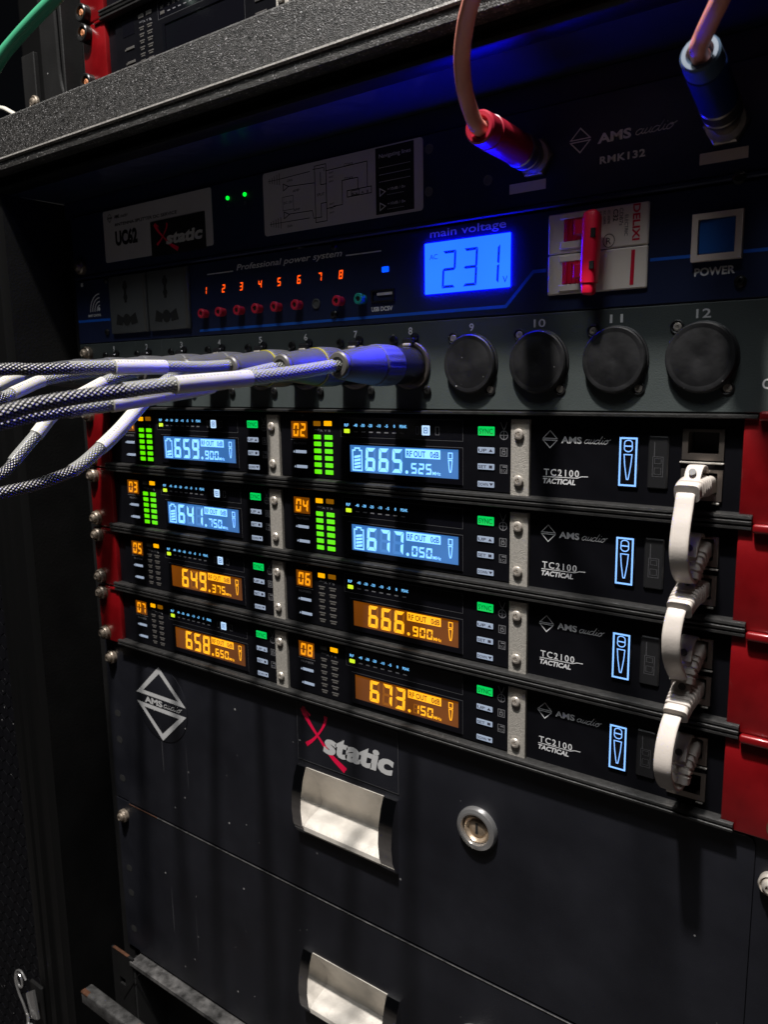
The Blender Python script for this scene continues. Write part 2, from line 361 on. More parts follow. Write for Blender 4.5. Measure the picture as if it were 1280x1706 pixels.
    def text(s, t, x0, x1, zb, zt, y, bold=0.0, shear=0.0, space=1.0, rot=0, cap=0.729):
        vs, fs = glyphs(t, bold, shear, space)
        ax = min(v[0] for v in vs); bx = max(v[0] for v in vs); kx = (x1 - x0) / (bx - ax); kz = (zt - zb) / cap
        if not rot: s.add([(x0 + (vx - ax) * kx, y, zb + vz * kz) for vx, vz in vs], fs)
        else:       # reads downward: x0..x1 = glyph height span from top of letters (x1) to base (x0); zb..zt = run
            kk = (zt - zb) / (bx - ax); kh = (x1 - x0) / cap
            s.add([(x0 + vz * kh, y, zt - (vx - ax) * kk) for vx, vz in vs], fs)
        return s
    def gridplate(s, xs, zs, y0, y1, holes):    # plate with rectangular holes; cells between xs and zs
        hx = sorted(set(xs)); hz = sorted(set(zs))
        def hole(i, j):
            if i < 0 or j < 0 or i >= len(hx) - 1 or j >= len(hz) - 1: return True
            cx = (hx[i] + hx[i + 1]) / 2; cz = (hz[j] + hz[j + 1]) / 2
            return any(a < cx < b and c < cz < d for a, b, c, d in holes)
        for i in range(len(hx) - 1):
            for j in range(len(hz) - 1):
                if hole(i, j): continue
                a, b, c, d = hx[i], hx[i + 1], hz[j], hz[j + 1]
                s.rect(a, b, c, d, y0); s.add([(a, y1, c), (a, y1, d), (b, y1, d), (b, y1, c)], [(0, 1, 2, 3)])
                if hole(i - 1, j): s.add([(a, y0, c), (a, y0, d), (a, y1, d), (a, y1, c)], [(0, 1, 2, 3)])
                if hole(i + 1, j): s.add([(b, y0, c), (b, y1, c), (b, y1, d), (b, y0, d)], [(0, 1, 2, 3)])
                if hole(i, j - 1): s.add([(a, y0, c), (a, y1, c), (b, y1, c), (b, y0, c)], [(0, 1, 2, 3)])
                if hole(i, j + 1): s.add([(a, y0, d), (b, y0, d), (b, y1, d), (a, y1, d)], [(0, 1, 2, 3)])
        return s
    def seg7(s, ch, x, z, w_, h, t, y, slant=0.06, which='on'):
        on = {'0': 'abcdef', '1': 'bc', '2': 'abged', '3': 'abgcd', '4': 'fgbc', '5': 'afgcd', '6': 'afgedc', '7': 'abc', '8': 'abcdefg', '9': 'abcdfg'}[ch]
        g = t * 0.12; m_ = z + h / 2
        S_ = dict(a=[(x + g, z + h), (x + w_ - g, z + h), (x + w_ - t, z + h - t), (x + t, z + h - t)],
                  d=[(x + g, z), (x + w_ - g, z), (x + w_ - t, z + t), (x + t, z + t)],
                  f=[(x, z + h - g), (x + t - g, z + h - t), (x + t - g, m_ + t / 2), (x, m_ + g)],
                  b=[(x + w_, z + h - g), (x + w_ - t + g, z + h - t), (x + w_ - t + g, m_ + t / 2), (x + w_, m_ + g)],
                  e=[(x, z + g), (x + t - g, z + t), (x + t - g, m_ - t / 2), (x, m_ - g)],
                  c=[(x + w_, z + g), (x + w_ - t + g, z + t), (x + w_ - t + g, m_ - t / 2), (x + w_, m_ - g)],
                  g=[(x + g, m_), (x + t * .8, m_ + t / 2), (x + w_ - t * .8, m_ + t / 2), (x + w_ - g, m_), (x + w_ - t * .8, m_ - t / 2), (x + t * .8, m_ - t / 2)])
        for k, pts in S_.items():
            if (k in on) != (which == 'on'): continue
            n = len(pts); s.add([(px + (pz - z) * slant, y, pz) for px, pz in pts], [tuple(range(n))])
        return s
    def screw(s, x, y, z, r=3.8, wr=0, back=0.0):    # pan head with a cross recess, front at y
        if wr: s.lathe((x, back, z), (0, -1, 0), [(wr, 0), (wr, (back - y) * .45), (wr * .86, (back - y) * .62), (r * 1.02, (back - y) * .42)], 24)
        D = back - y
        s.lathe((x, back, z), (0, -1, 0), [(r * .98, D * .3), (r, D * .55), (r * .86, D * .85), (r * .55, D), (r * .46, D), (r * .38, D * .45), (0.01, D * .42)], 20)
        for a in (0.4, 0.4 + math.pi / 2):
            c, sn = math.cos(a) * r * .5, math.sin(a) * r * .5; c2, s2 = -math.sin(a) * r * .09, math.cos(a) * r * .09
            # narrow raised flanks either side of the recess read as the cross
            s.add([(x + c + c2, y - .02, z + sn + s2), (x - c + c2, y - .02, z - sn + s2), (x - c - c2, y - .02, z - sn - s2), (x + c - c2, y - .02, z + sn - s2)], [(0, 1, 2, 3)])
        return s
    def mesh(s, name, mt, off=(0, 0, 0)):
        me = bpy.data.meshes.new(name)
        me.from_pydata([((x - off[0]) * S, (y - off[1]) * S, (z - off[2]) * S) for x, y, z in s.v], [], s.f)
        if s.uv:
            ul = me.uv_layers.new(name='UVMap')
            for lp in me.loops: ul.data[lp.index].uv = s.uv.get(lp.vertex_index, (0, 0))
        me.materials.append(mt); me.shade_smooth(); me.set_sharp_from_angle(angle=math.radians(32)); me.update()
        return me

_mesh_cache = {}
class Thing:
    def __init__(s, name, label, cat, loc=(0, 0, 0), group=None, local=False):
        s.o = (0, 0, 0) if local else loc
        r = bpy.data.objects.new(name, None); COL.objects.link(r); r.location = Vector(loc) * S; r.empty_display_size = 0.01
        r['label'] = label; r['category'] = cat
        if group: r['group'] = group
        s.root = r
    def part(s, name, mb, mt, parent=None, label=None, key=None, stuff=False):
        if key and key in _mesh_cache: me = _mesh_cache[key]
        else:
            me = mb().mesh(name, mt, s.o) if callable(mb) else mb.mesh(name, mt, s.o)
            if key: _mesh_cache[key] = me
        o = bpy.data.objects.new(name, me); COL.objects.link(o); o.parent = parent or s.root
        if label: o['label'] = label
        if stuff: o['kind'] = 'stuff'
        return o
    def shift(s, name, me, dx, dz, parent=None):   # another copy of a part, moved
        o = bpy.data.objects.new(name, me); COL.objects.link(o); o.parent = parent or s.root
        o.location = (dx * S, 0, dz * S); return o

def spline(pts, n=12):
    P_ = [Vector(p) for p in pts]; out = []
    for i in range(len(P_) - 1):
        a = P_[i - 1] if i else P_[i] * 2 - P_[i + 1]; b, c = P_[i], P_[i + 1]; d = P_[i + 2] if i + 2 < len(P_) else c * 2 - b
        for k in range(n):
            t = k / n; out.append(0.5 * ((2 * b) + (c - a) * t + (2 * a - 5 * b + 4 * c - d) * t * t + (3 * b - a - 3 * c + d) * t ** 3))
    out.append(P_[-1]); return out

def diamond(mb, cx, cz, hw, hh, t, y):
    for sg in (1, -1):
        mb.ribbon([(cx - hw, cz + sg * hh * .10), (cx, cz + sg * hh), (cx + hw, cz + sg * hh * .10)], t, y, closed=True)
    return mb
def audio_script(mb, x0, x1, z0, h, y, t):
    # cursive "audio" drawn with strokes; unit width 5, x-height 1
    st = [[(.75, .85), (.35, 1.0), (.0, .6), (.05, .1), (.4, .0), (.75, .45), (.85, .95), (.75, .3), (.95, .0), (1.15, .25)],
          [(1.15, .25), (1.3, .95), (1.15, .3), (1.35, .0), (1.7, .35), (1.85, .95), (1.75, .25), (1.95, .0), (2.15, .2)],
          [(2.95, .85), (2.5, 1.0), (2.1, .55), (2.15, .08), (2.5, .0), (2.9, .5), (3.25, 1.9), (2.95, .6), (2.95, .1), (3.2, .0), (3.4, .25)],
          [(3.45, .3), (3.6, .95), (3.5, .3), (3.65, .0), (3.9, .15)], [(3.75, 1.42), (3.82, 1.5)],
          [(4.3, .95), (4.0, .6), (4.02, .1), (4.35, .0), (4.7, .45), (4.6, .95), (4.3, .95), (4.5, .75), (5.1, 1.15)]]
    k = (x1 - x0) / 5.1
    for s_ in st:
        p = [q[:2] for q in spline([(a + b * .25, b, 0) for a, b in s_], 5)]
        mb.ribbon([(x0 + q[0] * k, z0 + q[1] * h) for q in p], t, y)
    return mb

# ------------------------------------------------------------------ the place behind the rack
wl = MB().box(-1800, 1800, 900, 940, -900, 1500).mesh('wall', MT['void']); o = bpy.data.objects.new('wall', wl); COL.objects.link(o); o['kind'] = 'structure'
fl = MB().box(-1800, 1800, -2600, 940, -940, -900).mesh('floor', MT['floor']); o = bpy.data.objects.new('floor', fl); COL.objects.link(o); o['kind'] = 'structure'

# ------------------------------------------------------------------ flight case
case = Thing('flight_case', 'large black flight case with hammered grey crossbar, holding the whole rack', 'flight case', (0, 0, -560))
# hammered crossbar: profile in (y,z)
bar = [(-49, 185.5), (-47, 187.4), (-30, 188), (-30, 152), (-44, 152.4), (-50.4, 152.9), (-51.9, 154.2), (-52.3, 159.4), (-52.0, 160.4), (-51.0, 160.9), (-49.9, 161.0), (-49.5, 161.6)]
case.part('crossbar', MB().prof(bar, -560, 420), MT['tex'], label='hammered grey black crossbar over the front opening')
groove = [(-45.5, 152.4), (-45.5, 150.6), (-41, 150.2), (-41, 147.6), (-45, 147.3), (-46.4, 146.4), (-46.4, 144.2), (-44.8, 143.4), (-38, 143.2), (-38, 152.4)]
case.part('edge_profile', MB().prof(groove, -252, 400), MT['smoothblack'])
case.part('ridge_highlight', MB().prof([(-50.0, 161.2), (-51.4, 161.6), (-53.0, 161.0), (-53.4, 159.9), (-52.8, 159.0), (-50, 159.0)], -560, 420), MT['ridge'], label='lighter worn ridge along the crossbar')  # separate bead that carries the painted highlight, lighter from lamp light, not wear
case.part('blank_strip', MB().box(-252, 252, 2.2, 4.2, 133.0, 143.4, .3), MT['panel_blue'])  # black strip, blue screen light put into its colour
case.part('lining_top', MB().box(-252, 400, -38, 300, 143.5, 147), MT['ceiling'])
case.part('lining_side', MB().box(-256, -252, -44, 300, -560, 143), MT['wall'])
case.part('lining_side', MB().box(252, 256, -44, 300, -560, 143), MT['wall'])
case.part('back_panel', MB().box(-252, 252, 296, 300, -560, 143), MT['void'])
side = [(-306, -40), (-304, -44), (-296, -46.5), (-290, -46.5), (-289, -44), (-284, -44), (-283, -47.5), (-276, -47.5), (-275, -45), (-268, -45), (-267, -46.6), (-259, -46.6), (-256, -44.6), (-252.4, -44), (-252.4, -30), (-306, -30)]
v = [(x, y, z) for z in (-620, 152.2) for x, y in side]; n = len(side)
mb = MB(); mb.add(v, [(i, (i + 1) % n, (i + 1) % n + n, i + n) for i in range(n)] + [tuple(range(n))[::-1], tuple(range(n, 2 * n))])
case.part('side_profile', mb, MT['smoothblack'], label='black ribbed upright edge profile left of the rack')
mb = MB()
for i, (a, b) in enumerate([(-250, -222.5)]):
    zs = [-560]; holes = []; z = -6.35 + 177.8 - 35
    z = 127.0
    while z > -540:
        for dz in (0, -15.875, -31.75): holes.append((-235.5, -227.0, z + dz - 4.4, z + dz + 4.4))
        z -= 44.45
    zs = sorted({-560, 143} | {q for h in holes for q in h[2:]})
    mb.gridplate([-250, -235.5, -227, -222.5], zs, 3.0, 5.0, holes)
case.part('rack_rail', mb, MT['dark'])
mb = MB().box(222.5, 251, 3, 5, -560, 143); case.part('rack_rail', mb, MT['dark'])

# hexagon patterned board left of the case
hexb = Thing('patterned_board', 'near black board pressed with a hexagon pattern beside the left edge of the case', 'board', (-420, -36, -620))
hexb.part('board', MB().box(-620, -300, -30, -24, -620, 150), MT['void'])
mb = MB(); r = 7.0; row = 0; z = -600
while z < 150:
    x = -460 + (row % 2) * r * math.sqrt(3) / 2
    while x < -303:
        mb.poly([(x + r * .93 * math.sin(math.radians(60 * k)), z + r * .93 * math.cos(math.radians(60 * k))) for k in range(6)], -31.2, -29.9)
        x += r * math.sqrt(3)
    z += r * 1.5; row += 1
hexb.part('hexagon_relief', mb, MT['wood'], stuff=True)

# latch on the case edge
la = Thing('butterfly_latch', 'small chrome butterfly latch with wire loop at the bottom left corner', 'latch', (-300, -52, -495))
la.part('backplate', MB().box(-311, -293, -49.5, -46.5, -520, -478, 1.0), MT['dark'])
la.part('clasp_plate', MB().poly([(-306, -484), (-294, -476), (-290, -501), (-301, -505)], -56, -54), MT['lockring'])
la.part('wire_loop', MB().tube(spline([(-299, -58, -467), (-306, -58, -462), (-314, -58, -466), (-317, -58, -476), (-313, -58, -486), (-307, -58, -494), (-302, -58, -503)], 6), 0.9, 8), MT['lockring'])
la.part('thumb_ring', MB().tube([(-308 + 4.2 * math.cos(a * math.pi / 8), -59, -471 + 6 * math.sin(a * math.pi / 8)) for a in range(17)], 0.9, 8, False), MT['lockring'])
la.part('hook', MB().tube(spline([(-302, -58, -500), (-298, -60, -506), (-293, -60, -504), (-290, -58, -511), (-292, -58, -518)], 6), 1.1, 8).tube(spline([(-301, -58, -504), (-301, -60, -512), (-296, -60, -516), (-293, -58, -522)], 6), 1.0, 8), MT['lockring'])

# ------------------------------------------------------------------ upper bay, left of the upper receivers
ub = Thing('upper_bay_frame', 'dark steel upright frame with a rounded inner edge in the upper bay at far left', 'rack frame', (-270, 25, 190))
ub.part('upright', MB().box(-300, -243, 24, 28, 165, 330), MT['dark'])
ub.part('inner_edge', MB().tube(spline([(-276, 22, 335), (-275, 22, 262), (-274, 22, 238), (-269, 21, 226), (-259, 20, 219)], 8), 1.4, 8), MT['dark'])
ub.part('flange', MB().box(-250, -247, 8, 24, 165, 330, .6), MT['dark'])
ub.part('side_sheet', MB().box(-318, -301, 18, 22, 165, 262, .5), MT['dark'])
ub.part('rack_screw', MB().screw(-303, 14, 226, 3.6, 5.2, 18), MT['tarnish'])

# ------------------------------------------------------------------ wireless receivers
ROWS = [dict(n=('01', '02'), f=(('659', '900'), ('665', '525')), blue=True, ind=((1, .4), (.3, 1)), lock=(1, 1), look='659.900 and 665.525 in blue'),
        dict(n=('03', '04'), f=(('641', '750'), ('677', '050')), blue=True, ind=((0, 1), (1, .4)), lock=(1, 0), look='641.750 and 677.050 in blue'),
        dict(n=('05', '06'), f=(('649', '375'), ('666', '900')), blue=False, ind=((0, 1), (1, .4)), lock=(1, 0), look='649.375 and 666.900 in amber'),
        dict(n=('07', '08'), f=(('658', '650'), ('673', '150')), blue=False, ind=((1, .4), (.2, 1)), lock=(1, 0), look='658.650 and 673.150 in amber')]
MD = -162.0        # the left channel sits this far from the right one

def channel(T, dx, c, cfg, lit=True):
    y = -1.0; Y = lambda k: y - 0.06 * k
    K = lambda n_: f'{n_}_{c}'
    p = T.part('channel_panel', lambda: MB().box(-41 + dx, 110.3 + dx, -1.0, 0.3, -39.6, -3.0, 0.35), MT['face'], key=K('chp'))
    blue = cfg['blue']; i_on = cfg['ind'][c]
    T.part('number_window', lambda: MB().box(-32.6 + dx, -20.2 + dx, -1.15, -.9, -16.9, -7.3), EM['numbg'] if lit else MT['gloss'], p, key=K('nw' + str(lit)))
    if lit:
        mb = MB()
        for k, ch in enumerate(cfg['n'][c]): mb.seg7(ch, -31.2 + dx + k * 5.4, -16.0, 4.1, 7.6, 1.3, -1.22, 0.08)
        T.part('number_digits', mb, EM['num'], p)
        T.part('legend', lambda: MB().text('NUMBER', -31 + dx, -21 + dx, -20.6, -19.2, -1.06).frame(-33.2 + dx, -19.6 + dx, -18.1, -18.1 + .25, .12, -1.05), MT['printdim'], p, key=K('lg'))
    for k, (a, b, z) in enumerate([(-30.2, -21.2, -25.7), (-29.6, -20.8, -34.4)]):
        T.part('arrow_key', (lambda a=a, b=b, z=z, k=k: MB().box(a + dx + .4, b + dx, -1.5, -.95, z, z + 1.7, .2).poly([(a + dx - 1.4, z + .2), (a + dx - .2, z + .2), (a + dx - .8, z + 1.4)], -1.2, -.95)), EM['key'] if lit else MT['unlit'], p, key=K('ak%d%s' % (k, lit)))
    for k, (a, b, z) in enumerate([(-15.2, -9.9, -9.7), (-7.3, -1.6, -9.5)]):
        v_ = i_on[k] if lit else 0
        T.part('status_lamp', (lambda a=a, b=b, z=z: MB().box(a + dx, b + dx, -1.3, -.95, z, z + 2.7, .25)), EM['yel'] if v_ == 1 else EM['yeldim'] if v_ >= .3 else MT['unlit'], p, key=K('sl%d%s' % (k, v_)))
    T.part('legend', lambda: MB().text('ANT', -14.6 + dx, -10.4 + dx, -12.3, -11.3, -1.06).text('A Y B', -10.5 + dx, -2.6 + dx, -12.9, -11.6, -1.07), MT['printdim'], p, key=K('lg2'))
    seg_m = EM['green'] if (blue and lit) else MT['unlit']
    for r_ in range(6):
        for k, (a, b) in enumerate([(-15.2, -9.9), (-7.1, -1.3)]):
            z = -17.2 - 3.98 * r_
            def mkseg(a=a, b=b, z=z):
                mb = MB()
                if blue and lit: return mb.box(a + dx, b + dx, -1.3, -.95, z, z + 2.5, .25)
                mb.box(a + dx + .2, b + dx - .2, -1.25, -.95, z + 1.5, z + 2.4, .15)
                return mb.box(a + dx + .9, b + dx - .9, -1.2, -.95, z + .2, z + 1.1, .15)
            T.part('level_segment', mkseg, seg_m, p, key=K('ls%d%d%s' % (r_, k, blue and lit)))
    # meter window and its legends
    T.part('window_outline', lambda: MB().frame(4.8 + dx, 84 + dx, -15.4, -4.6, .22, -1.07).frame(8.7 + dx, 84 + dx, -37.4, -18.4, .25, -1.07), MT['line'], p, key=K('wo'))
    T.part('meter_window', lambda: MB().box(5.2 + dx, 83.6 + dx, -1.05, -.9, -15.0, -5.0), MT['gloss'], p, key=K('mw'))
    xs = [(7.6, 'RF'), (14.2, '-40'), (19.0, '-30'), (24.2, '-20'), (30.0, '-10'), (35.4, '-5'), (41.2, '0'), (45.2, 'PEAK')]
    def lg3():
        mb = MB()
        for (a, t_), wd in zip(xs, (3.0, 2.6, 2.9, 2.9, 2.8, 2.2, 1.1, 4.6)): mb.text(t_, a + dx, a + dx + wd, -9.5, -7.9, -1.1, bold=.02)
        return mb
    T.part('meter_legend', lg3, EM['ice'] if lit else MT['unlit'], p, key=K('ml' + str(lit)))
    T.part('meter_lamp', lambda: MB().box(7.4 + dx, 11.3 + dx, -1.3, -.95, -13.1, -10.9, .3), EM['lime'] if lit else MT['unlit'], p, key=K('mla' + str(lit)))
    def mdots():
        mb = MB()
        for k in range(7): mb.box(14.4 + dx + k * 5.2, 17 + dx + k * 5.2, -1.15, -.95, -12.6, -12.0)
        return mb
    T.part('meter_mark', mdots, MT['printdim'], p, key=K('md'))
    if lit and cfg['lock'][c]:
        def lk():
            mb = MB().box(59.4 + dx, 64.2 + dx, -1.25, -.95, -12.9, -7.9, .3); return mb
        T.part('battery_lamp', lk, EM['pale'], p, key=K('lk'))
        T.part('lamp_symbol', lambda: MB().frame(60.5 + dx, 63.1 + dx, -11.9, -8.9, .42, -1.3).rect(61.3 + dx, 62.3 + dx, -10.8, -10.0, -1.3), EM['inkblue'], p, key=K('lks'))
        T.part('lamp_symbol', lambda: MB().frame(55.6 + dx, 57.4 + dx, -12.6, -8.4, .2, -1.1).frame(67.6 + dx, 70 + dx, -12.6, -8.4, .2, -1.1), MT['printdim'], p, key=K('lks2'))
    # the big screen
    bz = T.part('screen_bezel', lambda: MB().gridplate([8.9 + dx, 11.4 + dx, 81.6 + dx, 83.8 + dx], [-37.2, -34.4, -19.6, -18.6], -1.6, -.9, [(11.4 + dx, 81.6 + dx, -34.4, -19.6)]), MT['gloss'], p, key=K('bz'))
    T.part('screen', lambda: MB().box(11.4 + dx, 81.6 + dx, -1.12, -.92, -34.4, -19.6), (EM['lcdblue'] if blue else EM['lcdamber']) if lit else MT['gloss'], p, key=K('sc%s%s' % (blue, lit)))
    if lit:
        big, small = cfg['f'][c]; on, off, ink = (EM['segblue'], EM['segoffb'], EM['inkblue']) if blue else (EM['segamber'], EM['segoffa'], EM['inkamber'])
        mb = MB(); mo = MB()
        for k, ch in enumerate(big):
            mb.seg7(ch, 21.7 + dx + k * 9.0, -33.4, 6.8, 12.7, 2.05, -1.2, 0.06); mo.seg7(ch, 21.7 + dx + k * 9.0, -33.4, 6.8, 12.7, 1.6, -1.17, 0.06, 'off')
        mb.disc(49.6 + dx, -1.2, -32.6, .95, -1.12, 10, .01)
        for k, ch in enumerate(small):
            mb.seg7(ch, 52.2 + dx + k * 4.6, -33.2, 3.7, 5.6, 1.0, -1.2, 0.06); mo.seg7(ch, 52.2 + dx + k * 4.6, -33.2, 3.7, 5.6, .8, -1.17, 0.06, 'off')
        mb.text('MHz', 65.8 + dx, 70.8 + dx, -33.2, -31.4, -1.2, bold=.015)
        mb.rect(48.8 + dx, 70.6 + dx, -25.0, -20.3, -1.18)
        # microphone outline
        mb.frame(75.2 + dx, 78.0 + dx, -24.6, -21.2, .5, -1.2)
        mb.ribbon([(75.5 + dx, -25.2), (77.7 + dx, -25.2), (77.3 + dx, -29.6), (76.9 + dx, -31.2), (76.3 + dx, -31.2), (75.9 + dx, -29.6)], .5, -1.2, True)
        if blue:
            mb.ribbon([(13.2 + dx, -33.4), (13.2 + dx, -22.4), (14.8 + dx, -22.4), (14.8 + dx, -21.2), (18.0 + dx, -21.2), (18.0 + dx, -22.4), (19.6 + dx, -22.4), (19.6 + dx, -33.4)], .75, -1.2, True)
            lo = 26.2 if cfg['n'][c] != '01' else 28.8
            for k in range(4 if lo < 27 else 2): z = -32.6 + k * 1.9; mb.add([(14.2 + dx, -1.2, z), (18.7 + dx, -1.2, z + .8), (18.7 + dx, -1.2, z + 2.1), (14.2 + dx, -1.2, z + 1.3)], [(0, 1, 2, 3)])
        T.part('screen_digits', mb, on, p)
        T.part('screen_ghost_segments', mo, off, p)
        T.part('screen_text', lambda: MB().text('RF OUT   0dB', 49.6 + dx, 69.8 + dx, -24.3, -21.1, -1.23, bold=.02), ink, p, key=K('st%s' % blue))
    # keys
    T.part('sync_key', lambda: MB().box(92.6 + dx, 101.8 + dx, -1.5, -.95, -12.0, -7.6, .25), EM['sync'] if lit else MT['unlit'], p, key=K('sy' + str(lit)))
    T.part('key_text', lambda: MB().text('SYNC', 93.4 + dx, 101.0 + dx, -11.1, -8.5, -1.56, bold=.01), EM['syncink'], p, key=K('syt'))
    for k, (z, t_) in enumerate([(-20.6, 'UP'), (-28.7, 'SET'), (-37.4, 'DOWN')]):
        q = T.part('menu_key', (lambda z=z: MB().box(92.5 + dx, 101.8 + dx, -1.5, -.95, z, z + 2.9, .25)), EM['key'] if lit else MT['unlit'], p, key=K('mk%d%s' % (k, lit)))
        def kt(z=z, t_=t_, k=k):
            mb = MB().text(t_, 93.1 + dx, (97.6 if k < 2 else 98.6) + dx, z + .65, z + 2.2, -1.56, bold=.02)
            if k == 0: mb.add([(98.8 + dx, -1.56, z + .7), (101 + dx, -1.56, z + .7), (99.9 + dx, -1.56, z + 2.2)], [(0, 1, 2)])
            elif k == 1: mb.rect(99 + dx, 100.8 + dx, z + .7, z + 2.2, -1.56)
            else: mb.add([(99.2 + dx, -1.56, z + 2.2), (100.3 + dx, -1.56, z + .7), (101.4 + dx, -1.56, z + 2.2)], [(0, 1, 2)])
            return mb
        T.part('key_text', kt, EM['keyink'], p, key=K('kt%d' % k))
    def ic():
        mb = MB(); cx = 106.8 + dx
        mb.ribbon([(cx + 2.1 * math.cos(a * .523), -11.6 + 2.1 * math.sin(a * .523)) for a in range(12)], .4, -1.06, True)
        mb.ribbon([(cx - 2, -11.6), (cx + 2, -11.6)], .35, -1.07); mb.ribbon([(cx, -13.6), (cx, -9.6)], .35, -1.07)
        mb.ribbon([(cx - .1, -9.0), (cx - .8, -7.8), (cx - 1.9, -5.4)], .5, -1.06); mb.ribbon([(cx + .1, -9), (cx + .7, -7.8), (cx + 1.6, -5.4)], .5, -1.06)
        mb.frame(cx - 2, cx + 2, -21.8, -17.6, .35, -1.06); mb.frame(cx - 1, cx + 1, -20.9, -19.2, .4, -1.07); mb.frame(cx - .7, cx + .7, -19.4, -18.3, .3, -1.08)
        mb.frame(cx - 2, cx + 2, -30.1, -25.9, .3, -1.06); mb.text('EQ', cx - 1.4, cx + 1.5, -29.4, -28, -1.07); mb.rect(cx - .6, cx + 1.5, -27.2, -26.6, -1.07)
        return mb
    T.part('printed_icons', ic, MT['printdim'], p, key=K('ic'))
    return p

def ear(T, side, upper=False):
    sm = MT['orange_tip'] if upper else MT['tarnish']
    if side < 0:
        e = T.part('rack_ear', lambda: MB().box(-237.5, -211.5, -3.2, 2.5, -43.9, -0.7, .9, 2), MT['red'], key='earL')
        T.part('ear_step', lambda: MB().box(-222, -212.4, -4.4, -3.1, -2.6, -0.9, .5, 2), MT['red'], e, key='earLs')
        x = -231.3
    else:
        e = T.part('rack_ear', lambda: MB().box(214.4, 241, -3.2, 2.5, -43.9, -1.9, .8, 2), MT['red'], key='earR')
        T.part('ear_step', lambda: MB().box(220.3, 234, -6.4, -3.0, -2.6, 1.2, 1.1, 3), MT['red'], e, key='earRs')
        x = 238.5
    for z in (-6.2, -37.95):
        T.part('worn_ring', (lambda x=x, z=z: MB().lathe((x, -3.0, z), (0, -1, 0), [(6.0, 0), (6.0, .32), (5.0, .36)], 22)), MT['coppery'], e, key='wr%d%.0f' % (side, z))
        if upper: T.part('cup_washer', (lambda x=x, z=z: MB().lathe((x, -3.1, z), (0, -1, 0), [(5.8, 0), (5.8, 4.6), (5.2, 5.2), (4.0, 5.0), (3.6, 2.2)], 28)), MT['blackscrew'], e, key='cw%d%.0f' % (side, z))
        T.part('rack_screw', (lambda x=x, z=z: MB().screw(x, -7.6 if upper else -9.0, z, 3.0 if upper else 3.4, 0 if upper else 5.0, -3.1)), sm, e, key='esc%d%.0f%s' % (side, z, upper))
    return e

def port(T, z1, z0, k):
    p = T.part('network_port', lambda: MB().gridplate([190.4, 192.7, 205.0, 207.0], [z0, z0 + 2.6, z1 - 1.2, z1], -0.9, 9, [(192.7, 205.0, z0 + 2.6, z1 - 1.2)]), MT['shellring'], key='prt%d' % k)
    T.part('port_cavity', lambda: MB().box(192.8, 204.9, 7.5, 8, z0 + 2.7, z1 - 1.3), MT['void'], p, key='pc%d' % k)
    return p

